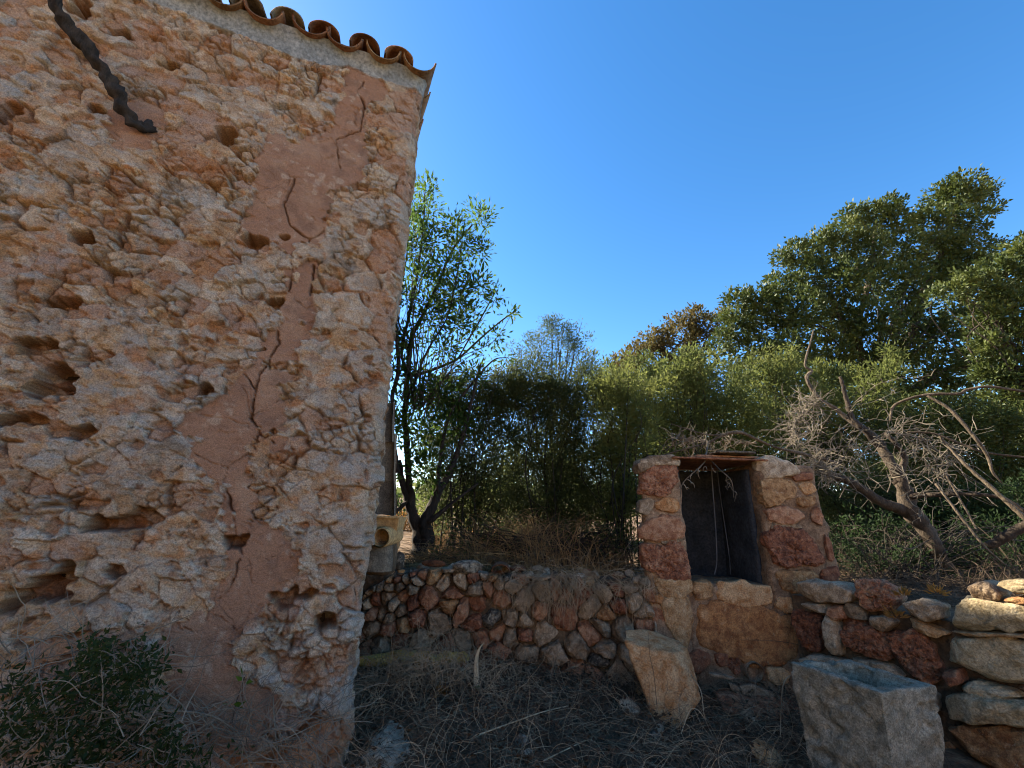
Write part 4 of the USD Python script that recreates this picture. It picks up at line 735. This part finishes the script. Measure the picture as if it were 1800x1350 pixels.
def oak(name, label, x0, Y, limbs, clumps, mat, L, W, dens, seed, per=14, ysp=1.0, sub=.24):
    t = thing(name, label, 'tree', base_of(x0, Y)); obj('trunk', join([limb(l, Y, seed=seed + k, thin=.7) for k, l in enumerate(limbs)]), 'bark', t)
    obj('twigs', shoots(at(limbs[0][-1][0], limbs[0][-1][1], Y), clumps, Y, rv, 40, .03, .5), 'bark', t)
    obj('crown', crown(clumps, Y, rv, L, W, dens, per=per, ysp=ysp, sub=sub, lift=.5, shell=.42), mat, t); return t
oak('rust_oak', 'rusty brown leaved oak between the olive tree and the big evergreen oak', 1190, 13.5, [[(1235, 800, 14), (1225, 720, 12), (1215, 650, 10)], [(1215, 650, 8), (1180, 625, 6), (1140, 610, 4)], [(1222, 690, 7), (1245, 650, 6), (1262, 630, 5), (1240, 612, 4)], [(1215, 650, 6), (1220, 600, 4), (1225, 560, 3)]],
    [(1225, 562, 26), (1195, 575, 28), (1120, 625, 24), (1095, 640, 20), (1145, 600, 24), (1165, 600, 24), (1150, 610, 20), (1215, 600, 24), (1240, 575, 20), (1110, 640, 20), (1130, 650, 24), (1175, 650, 26), (1090, 650, 16), (1200, 625, 18), (1105, 670, 24), (1150, 670, 24), (1240, 660, 16), (1270, 560, 16)], 'rust_oak_leaf', .12, .065, 3.4, 3, per=9)
oak('holm_oak', 'big dark evergreen oak towering over the dead tree on the right', 1560, 11.5, [[(1580, 960, 26), (1575, 850, 24), (1560, 740, 22), (1540, 660, 18)], [(1540, 660, 14), (1500, 600, 10), (1460, 520, 7)], [(1545, 670, 14), (1600, 590, 10), (1640, 480, 7), (1680, 380, 4)], [(1560, 740, 12), (1640, 660, 10), (1720, 640, 6)], [(1540, 680, 10), (1440, 640, 8), (1360, 600, 6)], [(1500, 600, 7), (1530, 480, 6), (1540, 390, 3)]],
    [(1690, 335, 34, 11.3), (1720, 340, 20, 11.5), (1660, 350, 30, 11.6), (1640, 390, 36, 11.5), (1700, 390, 34, 11.3), (1560, 365, 24), (1535, 380, 28), (1500, 380, 22), (1570, 400, 30), (1480, 420, 34), (1440, 430, 26), (1400, 445, 24), (1375, 455, 16), (1520, 440, 38), (1590, 440, 36), (1650, 440, 36), (1700, 440, 28, 11.2), (1430, 480, 40), (1480, 490, 42, 11), (1540, 500, 42), (1600, 500, 40), (1660, 490, 36), (1380, 510, 36), (1340, 530, 34), (1300, 530, 26), (1290, 570, 32), (1350, 570, 40), (1410, 550, 44, 11),
     (1470, 560, 46), (1530, 570, 44, 11), (1600, 560, 40), (1270, 600, 24), (1320, 620, 36), (1390, 620, 42, 11), (1450, 630, 44), (1520, 640, 42), (1590, 620, 36), (1650, 590, 34), (1690, 560, 34), (1640, 650, 36), (1700, 640, 36), (1560, 690, 36), (1620, 710, 40), (1500, 690, 34), (1680, 700, 36), (1300, 660, 26), (1740, 440, 22), (1740, 330, 12), (1745, 365, 12), (1720, 480, 30), (1750, 520, 34), (1690, 470, 30), (1730, 580, 34)], 'holm_leaf', .115, .066, 4.6, 5)
oak('holm_oak', 'nearer leafy evergreen oak at the right edge of the picture', 1800, 8.6, [[(1830, 980, 26), (1825, 860, 24), (1815, 740, 20)], [(1815, 740, 14), (1780, 640, 10), (1750, 560, 7)], [(1815, 740, 12), (1830, 600, 8), (1820, 480, 5)]],
    [(1790, 440, 26), (1830, 430, 34), (1750, 470, 24), (1780, 490, 36), (1840, 490, 40), (1700, 490, 20), (1680, 510, 22), (1730, 510, 30), (1770, 540, 38), (1830, 560, 44), (1740, 560, 30), (1790, 600, 40), (1730, 610, 28), (1850, 630, 44), (1770, 650, 38), (1820, 690, 40), (1740, 660, 26), (1760, 700, 28), (1640, 520, 14), (1840, 760, 44), (1790, 740, 30)], 'holm_leaf', .09, .05, 4.5, 9)
for k, (x0, Y, cl, mat, lab) in enumerate([(1500, 7.0, [(1470, 880, 36), (1520, 860, 36), (1490, 930, 40), (1540, 930, 36), (1580, 900, 30), (1450, 960, 30), (1500, 980, 34)], 'shrub_leaf', 'dark low undergrowth to the right of the cistern head'), (1700, 6.2, [(1640, 900, 36), (1690, 930, 40), (1660, 960, 36), (1740, 900, 40), (1780, 940, 44), (1720, 980, 40), (1800, 990, 40), (1620, 980, 34), (1840, 900, 50)], 'bramble_leaf', 'leafy green undergrowth under the fallen pale branches'),
                                          (1640, 10.5, [(1560, 760, 44), (1620, 780, 46), (1690, 770, 46), (1750, 760, 44), (1600, 840, 44), (1680, 840, 46), (1760, 830, 46), (1540, 830, 40), (1820, 820, 50), (1480, 800, 40)], 'holm_leaf', 'dark thicket under the big evergreen oak'), (1420, 9.0, [(1330, 820, 40), (1400, 830, 40), (1460, 810, 40), (1350, 880, 40), (1430, 880, 44), (1280, 800, 36), (1200, 810, 40), (1140, 800, 36)], 'shrub_leaf', 'dark green thicket far behind the cistern head'), 
                                          (900, 8.5, [(760, 900, 30), (830, 890, 34), (900, 880, 36), (960, 900, 36), (1030, 890, 36), (1090, 880, 36), (1100, 830, 36), (1000, 840, 36), (900, 830, 34)], 'bright_leaf', 'sunlit green thicket glimpsed through the dark middle shrubs')]):
    shrub('thicket', lab, 'shrub', x0, Y, cl, mat, .07 if k > 1 else .055, .032 if k > 1 else .022, 4.2, stems=30)

for k, (x0, Y, cl, mat, lab) in enumerate([(1560, 4.9, [(x, 985 + 8 * math.sin(x), 30) for x in range(1460, 1860, 34)] + [(x, 945 + 9 * math.cos(x), 30, 5.3) for x in range(1470, 1860, 40)], 'bramble_leaf', 'low dark brambles right behind the top of the dry stone wall'), (1000, 5.0, [(x, 965 + 10 * math.sin(x * 3), 24) for x in range(780, 1120, 36)], 'shrub_leaf', 'low sparse dark growth behind the low rubble wall')]):
    shrub('undergrowth', lab, 'shrub', x0, Y, cl, mat, .05, .018, .7 if k == 0 else .8, stems=110, r0=.006)
shrub('thicket', 'dark leafy thicket directly behind the fallen pale branches', 'shrub', 1720, 7.6, [(x, y, 36) for y in (750, 800, 850, 900) for x in range(1600 - (y - 750) // 2, 1860, 48)], 'holm_leaf', .07, .034, 2.6, stems=30)
shrub('dry_bush', 'low golden dry bush glowing in the sun behind the slender tree', 'shrub', 730, 9.0, [(700, 945, 20), (720, 930, 18), (755, 935, 20), (690, 915, 12), (790, 945, 20), (830, 940, 18), (870, 948, 18), (920, 945, 16), (960, 950, 16)], 'dry_leaf', .06, .02, 2.2, stems=20)
shrub('young_shrub', 'small fresh green shrub in the sunny gap left of the slender tree trunk', 'shrub', 705, 11.0, [(695, 890, 14), (710, 900, 14), (722, 885, 12), (690, 870, 10), (760, 905, 14), (735, 905, 12)], 'bay_leaf', .07, .03, 2.4, stems=16)
fl = [(x, 905 + .03 * (x - 900) - 14 - 22 * abs(math.sin(x * .013)), 26, 34 + 6 * math.sin(x * .05)) for x in range(600, 2000, 17)]
tag(obj('far_tree_line', crown(fl, 34, rv, .5, .35, 3.0, per=6, lift=.4), 'shrub_leaf'), 'far line of green trees glimpsed under the shrubs', 'tree line', kind='stuff')
# the dead tree with its fallen limbs
YD = 4.9
dead = thing('dead_tree', 'gnarled dead tree with bare grey limbs leaning over the cistern head', 'dead tree', base_of(1610, YD))
for nm, pts, kw in [('trunk', [(1665, 1000, 4.9, 24), (1625, 930, 4.9, 30), (1595, 890, 4.9, 32), (1590, 860, 4.9, 26), (1570, 820, 4.9, 20), (1545, 780, 5.0, 18), (1520, 755, 5.0, 16)], {}), ('limb', [(1600, 905, 4.9, 22), (1545, 880, 4.85, 20), (1500, 850, 4.8, 17), (1465, 838, 4.75, 14), (1440, 830, 4.7, 11), (1415, 822, 4.7, 8)], {}), ('limb', [(1545, 785, 5.0, 13), (1520, 755, 5.0, 14), (1500, 740, 5.05, 12), (1490, 710, 5.05, 9), (1482, 680, 5.05, 7), (1477, 662, 5.05, 6)], {}),
                    ('limb', [(1500, 745, 5.05, 9), (1470, 720, 5.1, 8), (1440, 700, 5.1, 7), (1425, 680, 5.1, 7), (1418, 662, 5.1, 7), (1426, 652, 5.1, 6), (1415, 640, 5.1, 4), (1425, 600, 5.1, 3), (1430, 580, 5.1, 2)], {}), ('limb', [(1590, 870, 4.9, 16), (1640, 870, 4.7, 10), (1700, 868, 4.5, 8), (1760, 875, 4.3, 8), (1810, 905, 4.2, 8)], {}), ('limb', [(1575, 850, 4.9, 14), (1590, 810, 4.95, 12), (1575, 780, 4.95, 9), (1555, 760, 5, 7)], {}),
                    ('limb', [(1470, 815, 4.75, 8), (1440, 805, 4.7, 7), (1400, 795, 4.6, 6), (1360, 785, 4.5, 5), (1330, 772, 4.45, 6), (1300, 760, 4.4, 7), (1270, 765, 4.4, 6), (1245, 778, 4.4, 4), (1200, 790, 4.4, 3), (1165, 800, 4.4, 2)], {}), ('limb', [(1290, 760, 4.4, 4), (1250, 765, 4.4, 3), (1210, 755, 4.4, 2), (1180, 745, 4.4, 1.5)], {}), ('limb', [(1244, 776, 4.4, 4), (1241, 800, 4.1, 3.5), (1236, 815, 3.95, 3), (1200, 850, 3.85, 2), (1197, 880, 3.85, 1.5)], {}), ('limb', [(1241, 800, 4.1, 3), (1265, 825, 3.85, 2), (1285, 845, 3.8, 2), (1290, 875, 3.8, 1.5)], {})]:
    obj(nm, limb(pts, YD, n=8, sides=10, rough=.38, seed=len(pts), thin=.42), 'dead_wood' if pts[0][3] < 9 or nm == 'limb' and pts[0][1] < 770 else 'bark', dead)
tw = []
def twigs(pts, Y, n, rng, length, r=.0022, spread=1.0, droop=0.0):
    out = []
    P, _ = px_line([(p[0], p[1], p[2] if len(p) > 2 else Y, 1) for p in pts], 10)
    for k in range(n):
        p = P[rng.integers(len(P))]; d = rng.normal(size=3) * [1, .8, 1] * spread; d /= np.linalg.norm(d); L = length * rng.uniform(.3, 1.2); m = 5; l = [p]
        for q in range(m): d = d + rng.normal(size=3) * .35 - [0, 0, droop]; d /= np.linalg.norm(d); l.append(l[-1] + d * L / m)
        out.append(np.array(l))
        if rng.random() < .6: 
            d2 = d + rng.normal(size=3) * .8; d2 /= np.linalg.norm(d2); out.append(np.array([l[3], l[3] + d2 * L * .2, l[3] + d2 * L * .35 + rng.normal(size=3) * .02]))
    return out
def twigs_at(P, n):
    out = []
    for k in range(n):
        p = P[rv.integers(2, len(P))]; d = rv.normal(size=3); d /= np.linalg.norm(d); l = [p]
        for q in range(3): d = d + rv.normal(size=3) * .3; d /= np.linalg.norm(d); l.append(l[-1] + d * rv.uniform(.02, .07))
        out.append(np.array(l))
    return out
tw += twigs([(1390, 770, 4.8), (1440, 790, 4.8), (1500, 790, 4.9), (1480, 830, 4.7)], 4.8, 60, rv, .42) + twigs([(1560, 760, 4.8), (1620, 770, 4.7), (1680, 790, 4.6), (1640, 840, 4.7)], 4.8, 90, rv, .45, droop=.08) + twigs([(1430, 700, 5.1), (1400, 740, 5), (1390, 780, 4.9)], 5, 150, rv, .4) + twigs([(1180, 770, 4.5), (1240, 775, 4.45), (1330, 780, 4.5)], 4.5, 110, rv, .22) + twigs([(1200, 850, 3.85), (1240, 820, 3.9), (1290, 860, 3.8)], 3.85, 15, rv, .12, droop=.2) + twigs([(1430, 815, 4.6), (1460, 840, 4.6)], 4.6, 110, rv, .3)
for k in range(34):                                             # long bare shoots springing from the old limbs
    x0, y0, yy = [(1590, 850, 4.9), (1500, 745, 5.0), (1480, 820, 4.75), (1640, 865, 4.7), (1575, 790, 4.95)][k % 5]; p = at(x0 + rv.normal() * 25, y0 + rv.normal() * 18, yy); d = np.array([rv.normal() * .9 + .25, rv.normal() * .5 - .2, .55 + rv.normal() * .4]); d /= np.linalg.norm(d); l = [p]
    for q in range(9): d = d + rv.normal(size=3) * .16 - [0, 0, .07]; d /= np.linalg.norm(d); l.append(l[-1] + d * rv.uniform(.05, .12))
    tw.append(np.array(l)); tw += twigs_at(np.array(l), 7)
tag(curves('twigs', tw, [np.linspace(.0042, .0012, len(l)) for l in tw], 'twig', dead), kind='stuff')
for k, (pts, lab) in enumerate([([(1565, 740, 4.4, 2.5), (1570, 715, 4.4, 3), (1600, 700, 4.3, 3.5), (1640, 693, 4.2, 4), (1685, 692, 4.1, 3.5), (1700, 685, 4.1, 3.5), (1740, 680, 4.0, 3.5), (1810, 690, 3.9, 3)], 'pale bare branch arching right along the oak foliage'), ([(1630, 695, 4.2, 3.5), (1670, 720, 4.1, 4), (1710, 765, 4.0, 4.5), (1735, 800, 4.0, 4), (1745, 830, 4.0, 3), (1762, 850, 4.0, 1.5)], 'pale bare branch bending down from the arching one'), ([(1595, 760, 4.4, 2.5), (1640, 762, 4.3, 3), (1690, 780, 4.2, 3.2), (1730, 795, 4.1, 3), (1810, 805, 4.0, 2.5)], 'straight pale twig running level to the right edge'), ([(1650, 765, 4.3, 2.5), (1690, 810, 4.2, 4), (1740, 855, 4.1, 5), (1790, 900, 4.0, 6), (1830, 935, 3.95, 6)], 'thick pale branch sloping down to the right edge'),
                                ([(1645, 850, 4.2, 3), (1690, 910, 4.1, 3.2), (1730, 960, 4.0, 3), (1770, 995, 4.0, 2)], 'long thin pale stem falling towards the wall top'), ([(1660, 830, 4.3, 2), (1700, 900, 4.2, 2.5), (1716, 930, 4.1, 2)], 'thin stem beside the long falling stem'), ([(1735, 960, 4.2, 7), (1770, 940, 4.1, 9), (1820, 915, 4.0, 10)], 'short brown log lying at the right edge above the wall'), ([(1573, 955, 4.3, 1.6), (1600, 965, 4.3, 1.8), (1640, 945, 4.3, 1.6)], 'small grey twig lying in the undergrowth')]):
    P = [at(p[0], p[1], p[2]) for p in pts]
    tag(obj('bare_branch', limb(pts, 4, n=8, sides=8, rough=.3, seed=40 + k, thin=.66 if k != 6 else .9), 'dead_wood' if k != 6 else 'bark'), lab, 'branch')

# ------------------------------------------------------------------ dead grass, stalks and creepers
def tangle(p, rng, L, curl=.5, up=.2, m=7):
    n = len(p); d = rng.normal(size=(n, 3)) * [1, 1, .25]; d[:, 2] = np.abs(d[:, 2]) * .6 + up * rng.random(n); nrmz = lambda v: v / np.linalg.norm(v, axis=1, keepdims=True); d = nrmz(d)
    Lk = (L * rng.uniform(.35, 1.2, n) / m)[:, None]; tw_ = rng.normal(size=(n, 3)) * curl; l = [p]
    for q in range(m): d = nrmz(d + np.cross(tw_, d) * .35 + rng.normal(size=(n, 3)) * .16 - np.array([0, 0, .16 * q / m * (1 + up * 4)])); l.append(l[-1] + d * Lk)
    l = np.stack(l, 1); l[..., 2] = np.maximum(l[..., 2], gz(l[..., 0], l[..., 1]) + .008); return list(l)
def yard_pts(rng, n):
    x, y = rng.uniform(-.9, 2.3, 3 * n), rng.uniform(2.2, 3.95, 3 * n); ok = np.nonzero((x - 2.36) * .877 + (y - 3.8) * .48 < .05)[0][:n]; x, y = x[ok], y[ok]
    return np.stack([x, y, gz(x, y) + rng.random(len(x)) ** 3 * .10], 1)
def mound_pts(rng, n):
    q = rng.normal(size=(n, 2)) * [.34, .22]; x, y = np.maximum(-.50 + q[:, 0], -1.1), np.minimum(3.55 + q[:, 1], 3.9); return np.stack([x, y, gz(x, y) + rng.random(n) * .27 * np.exp(-(q[:, 0] / .4) ** 2)], 1)
def drape_pt(rng):
    x = rng.uniform(.0, 1.25); return np.array([x, rng.uniform(3.86, 4.2), .74 + .14 * rng.random()])
g1 = tangle(yard_pts(rv, 4400), rv, .36, .35); g2 = tangle(mound_pts(rv, 800), rv, .5, 1.1, .4, 9)
rad = lambda ls, a, b: [np.linspace(a, b, len(l)) for l in ls]
tag(curves('dead_grass', g1[:1700], rad(g1[:1700], .0013, .0006), 'grey_straw'), 'grey tangle of dead grass stalks covering the yard floor', 'dead grass', kind='stuff')
tag(curves('dark_grass', g1[1700:], rad(g1[1700:], .0014, .0006), 'dark_straw'), 'dark rotted grass stalks between the pale ones', 'dead grass', kind='stuff')
tag(curves('grass_mound', g2, rad(g2, .0013, .0006), 'grey_straw'), 'mound of long arching dry stems at the foot of the low wall', 'dead grass', kind='stuff')
g3 = []
for k in range(420):
    p = drape_pt(rv) if k % 2 else np.array([.42 + .28 * rv.normal(), rv.uniform(3.86, 4.15), .74 + .16 * rv.random()]); d = np.array([rv.normal() * .5, -.7 - rv.random(), .35 + .4 * rv.normal()]); l = [p]
    for q in range(8): d = d + rv.normal(size=3) * .18 + [0, .16, -.22]; d /= np.linalg.norm(d); l.append(l[-1] + d * rv.uniform(.02, .075)); 
    l = np.array(l); l[:, 1] = np.where(l[:, 2] < .8, np.minimum(l[:, 1], LWY - .05 - .08 * rv.random()), l[:, 1]); g3.append(l)
tag(curves('hanging_grass', g3, rad(g3, .0013, .0006), 'grey_straw'), 'dry grass hanging down over the low rubble wall', 'dead grass', kind='stuff')
g4 = []
n4 = 9000; x4, y4 = rv.uniform(-1.1, 1.3, n4), rv.uniform(4.5, 7.5, n4); k3 = np.arange(n4) > 6600; x4[k3], y4[k3] = rv.uniform(2.6, 6.0, k3.sum()), rv.uniform(3.6, 6.5, k3.sum())
z4 = gz(x4, y4); hg = rv.uniform(.10, .42, n4) * (.25 + 1.5 * sstep(-.06, .2, nz(x4, y4, 1.6, 6))); lean = rv.normal(size=(n4, 2)) * .16
g4 = list(np.stack([np.stack([x4 + lean[:, 0] * a_, y4 + lean[:, 1] * a_, z4 + hg * b_], 1) for a_, b_ in ((0, 0), (.3, .5), (1, .9), (1.8, 1))], 1))
tag(curves('tall_dry_grass', g4[:5200], rad(g4[:5200], .003, .001), 'gold_mix'), 'tall golden dry grass standing under the shrubs behind the walls', 'dry grass', kind='stuff')
tag(curves('tall_grey_grass', g4[5200:], rad(g4[5200:], .003, .001), 'dark_straw'), 'tall dark dead grass behind the walls', 'dry grass', kind='stuff')
def stalk(px, r, mat, lab, cat='stalk', name='dry_stalk'):
    L = smoothline(np.array([p for p in px]), 8); return tag(obj(name, tube(L, np.linspace(r, r * .5, len(L)), 6, .2, 3), mat), lab, cat)
gp = lambda x, y, dz=.03: G(x, y) + [0, 0, dz]
stalk([gp(835, 1305), gp(905, 1290, .06), gp(955, 1275, .07), gp(1010, 1254, .05)], .0042, 'straw', 'long straight straw stalk lying across the dead grass')
stalk([gp(955, 1350), gp(1000, 1335, .05), gp(1040, 1323, .06), gp(1065, 1345, .04)], .0036, 'straw', 'bent straw stalk at the very bottom of the dead grass')
stalk([at(875, 1185, 3.7), at(900, 1215, 3.6), at(925, 1250, 3.5), at(960, 1300, 3.4)], .003, 'straw', 'thin straw stalk slanting down right of the green blade')
stalk([at(1197, 1290, 3.15), at(1212, 1250, 3.15), at(1225, 1247, 3.12), at(1238, 1262, 3.08)], .003, 'straw', 'kinked pale stalk at the foot of the leaning block')
stalk([at(1215, 1186, 3.3), at(1232, 1215, 3.2), at(1240, 1265, 3.1), at(1265, 1315, 3.0)], .003, 'grey_straw', 'grey stalk hanging down right of the leaning block')
stalk([at(1400, 1180, 3.1), at(1378, 1200, 3.1), at(1373, 1250, 3.05), at(1372, 1295, 3.0)], .0036, 'grey_straw', 'grey stem curving down beside the trough')
stalk([at(1155, 1245, 3.2), at(1150, 1190, 3.2), at(1142, 1150, 3.2), at(1140, 1112, 3.2)], .0024, 'dark_straw', 'thin dark stem standing before the leaning block')
tag(obj('agave_leaf', join([(lambda L, w: (np.vstack([L + np.array([1, 0, 0]) * w[:, None], L - np.array([1, 0, 0]) * w[:, None], L + np.array([0, -1, 0]) * w[:, None] * .5]), np.vstack([[(k, k + 1, 2 * len(L) + k), (k + 1, 2 * len(L) + k + 1, 2 * len(L) + k), (len(L) + k, 2 * len(L) + k, len(L) + k + 1), (len(L) + k + 1, 2 * len(L) + k, 2 * len(L) + k + 1)] for k in range(len(L) - 1)]).reshape(-1, 3)))(*(lambda q: (q[:, :3], q[:, 3]))(smoothline(np.array([np.append(at(x, y, 3.45), w) for x, y, w in pts]), 8))) for pts in [[(838, 1205, .020), (837, 1180, .016), (838, 1155, .012), (843, 1140, .007), (850, 1130, .002)]]]), 'straw'), 'curved dried leaf tip of the green blade plant', 'leaf')
bl_ = smoothline(np.array([np.append(at(x, y, 3.45), w) for x, y, w in [(850, 1278, .018), (846, 1250, .020), (842, 1225, .021), (838, 1205, .019)]]), 8)
tag(obj('green_blade', tube(bl_[:, :3], bl_[:, 3], 8, .2, 2), 'green_blade'), 'fleshy green blade growing out of the dead grass', 'plant')
lp_ = yard_pts(rv, 5200); tag(obj('leaf_litter', leaves(lp_ + [0, 0, .012], rv.normal(size=(len(lp_), 3)) * [1, 1, .25], .035, .018, rv), 'litter'), 'brown dead leaves scattered over the yard floor', 'leaf litter', kind='stuff')
def tuft(P, r, n, L, mat, lab, cat='plant', name='dry_plant'):
    d = rv.normal(size=(n, 3)); d[:, 2] = np.abs(d[:, 2]); pos = P + d / np.linalg.norm(d, axis=1, keepdims=True) * (r * rv.random(n) ** .5)[:, None]
    return tag(obj(name, leaves(pos, d + [0, 0, .3], L, L * .3, rv), mat), lab, cat)
for k, (x, y, Yk, r_, lab) in enumerate([(775, 1225, 3.3, .05, 'orange dried herb in the dark grass mound'), (790, 1320, 2.95, .05, 'brown dried tuft at the bottom of the grass mound'), (1575, 1086, 3.12, .045, 'orange flowerlike tuft between the stones of the dry wall'), (1588, 1048, 3.2, .035, 'yellow orange tuft on top of the round wall stone'), (1648, 1045, 3.1, .04, 'orange tuft left of the big lichen slab'), (735, 1290, 3.05, .04, 'small brown tuft beside the white boulder')]):
    tuft(at(x, y, Yk), r_, 46, .045, 'dry_leaf', lab)
lg = limb([(625, 1165, 3.75, 7), (680, 1158, 3.75, 10), (740, 1157, 3.75, 10), (790, 1155, 3.72, 9), (822, 1160, 3.7, 6)], 3.7, n=8, sides=10, rough=.5, seed=5)
tag(obj('fallen_log', lg, 'mossy_wood'), 'fallen log with ochre moss lying along the foot of the low wall', 'log')
lw = limb([(820, 1165, 3.65, 2), (838, 1160, 3.62, 4), (846, 1140, 3.6, 3), (843, 1132, 3.6, 1)], 3.7, n=6, sides=7, seed=7); tag(obj('curled_root', lw, 'dead_wood'), 'pale curled piece of dead wood at the right end of the mossy log', 'wood')

# the dark timber stuck in the wall
sp = [(268, 227, -.07, 9), (252, 224, .02, 13), (232, 205, .05, 12), (200, 152, .11, 13), (160, 92, .18, 13), (120, 45, .24, 12), (92, 0, .30, 11), (60, -60, .38, 10)]
q = np.array([np.append(on_plane(x, y, HC + HN * (.03 + o), HN), r * .8 * px2m(on_plane(x, y, HC + HN * o, HN))) for x, y, o, r in sp]); q = smoothline(q, 9)
tag(obj('vine_stem', tube(q[:, :3] + (meshkit.fbm(q[:, :3] * 9, 3, 5)[:, None] - .5) * .03, q[:, 3] * (1 + .5 * (meshkit.noise(q[:, :3] * 14, 6) - .5)), 16, .75, 9), 'charred_wood'), 'black gnarled vine stem sticking out of the upper house wall', 'stem')

# bramble and roots in the lower left corner
WLp = lambda x, y, o: on_plane(x, y, HC + HN * o, HN)
br = thing('bramble', 'dark bramble bush growing at the house wall in the lower left corner', 'bush', WLp(120, 1345, .3))
bc = [(60, 1250, 60), (150, 1210, 40), (210, 1190, 45), (120, 1270, 70), (40, 1310, 70), (210, 1260, 50), (180, 1330, 70), (90, 1350, 70), (250, 1170, 22), (280, 1310, 40), (170, 1150, 22), (310, 1350, 40)]
P, D = [], []
for x, y, r in bc:
    for k in range(26):
        c = WLp(x + rv.normal() * r * .6, y + rv.normal() * r * .55, rv.uniform(.08, .5)); n_ = 9; o = rv.normal(size=(n_, 3)) * .03; P.append(c + o); D.append(rv.normal(size=(n_, 3)) + [0, 0, .3])
obj('foliage', leaves(np.vstack(P), np.vstack(D), .034, .012, rv), 'bramble_leaf', br)
bs = []
for k in range(170):
    x, y = rv.uniform(0, 330), rv.uniform(1120, 1380); c = WLp(x, y, rv.uniform(.06, .45)); d = np.array([rv.normal(), rv.normal() * .6, .35 + rv.normal() * .5]); d /= np.linalg.norm(d); l = [c]
    for q_ in range(7): d = d + rv.normal(size=3) * .22; d /= np.linalg.norm(d); l.append(l[-1] + d * rv.uniform(.02, .06))
    bs.append(np.array(l))
tag(curves('twigs', bs, rad(bs, .0022, .0008), 'twig', br), kind='stuff')
rt = []
for k in range(230):
    x, y = rv.uniform(240, 600), 1240 + 110 * rv.random() + max(0, 320 - rv.uniform(240, 600)) * .2; c = WLp(x, y, rv.uniform(.05, .30)); d = np.array([rv.normal(), rv.normal() * .6, rv.normal() * .6]); d /= np.linalg.norm(d); l = [c]
    for q_ in range(7): d = d + rv.normal(size=3) * .2; d /= np.linalg.norm(d); l.append(l[-1] + d * rv.uniform(.02, .06))
    rt.append(np.array(l))
tag(curves('dry_twigs', rt, rad(rt, .0018, .0008), 'twig'), 'dry tangled twigs lying along the foot of the house wall', 'twigs', kind='stuff')
for k, (pts, lab) in enumerate([([(260, 1252, .2), (310, 1250, .2), (370, 1258, .18), (410, 1285, .15), (435, 1330, .12), (440, 1375, .1)], 'arching pale bramble cane in front of the render'), ([(280, 1210, .15), (320, 1240, .16), (345, 1290, .2), (350, 1360, .2)], 'thin brown cane hanging beside the arching cane'), ([(300, 1260, .2), (320, 1300, .22), (332, 1360, .22)], 'short grey cane left of the thin brown cane'), ([(480, 1225, .08), (482, 1270, .1), (488, 1320, .1), (500, 1380, .1)], 'upright dark twig near the house corner'), ([(90, 1340, .3), (140, 1310, .3), (220, 1275, .25), (290, 1258, .22)], 'thin cane crossing the bramble')]):
    L = smoothline(np.array([WLp(*p) for p in pts]), 8); tag(obj('bramble_cane', tube(L, np.linspace(.0035, .0022, len(L)), 6, .2, k), 'twig'), lab, 'cane')
sp_ = smoothline(np.array([WLp(*p) for p in [(408, 1272, .06), (414, 1240, .06), (425, 1205, .07), (430, 1190, .08)]]), 6)
sap = thing('sapling', 'tiny sprout with a few green leaves before the brown render', 'plant', sp_[0]); obj('stem', tube(sp_, .0018, 5), 'stem_dark', sap)
obj('leaf', leaves(np.array([WLp(*p) for p in [(428, 1196, .08), (432, 1200, .08), (410, 1238, .06), (416, 1242, .06), (420, 1236, .07), (406, 1236, .06), (426, 1192, .08)]]), np.array([(-1, 0, .4), (1, -.3, .2), (1, 0, .1), (.8, -.4, 0), (1, .2, .3), (-1, -.2, 0), (-.3, -.2, 1)], float), .05, .02, rv), 'green_blade', sap)
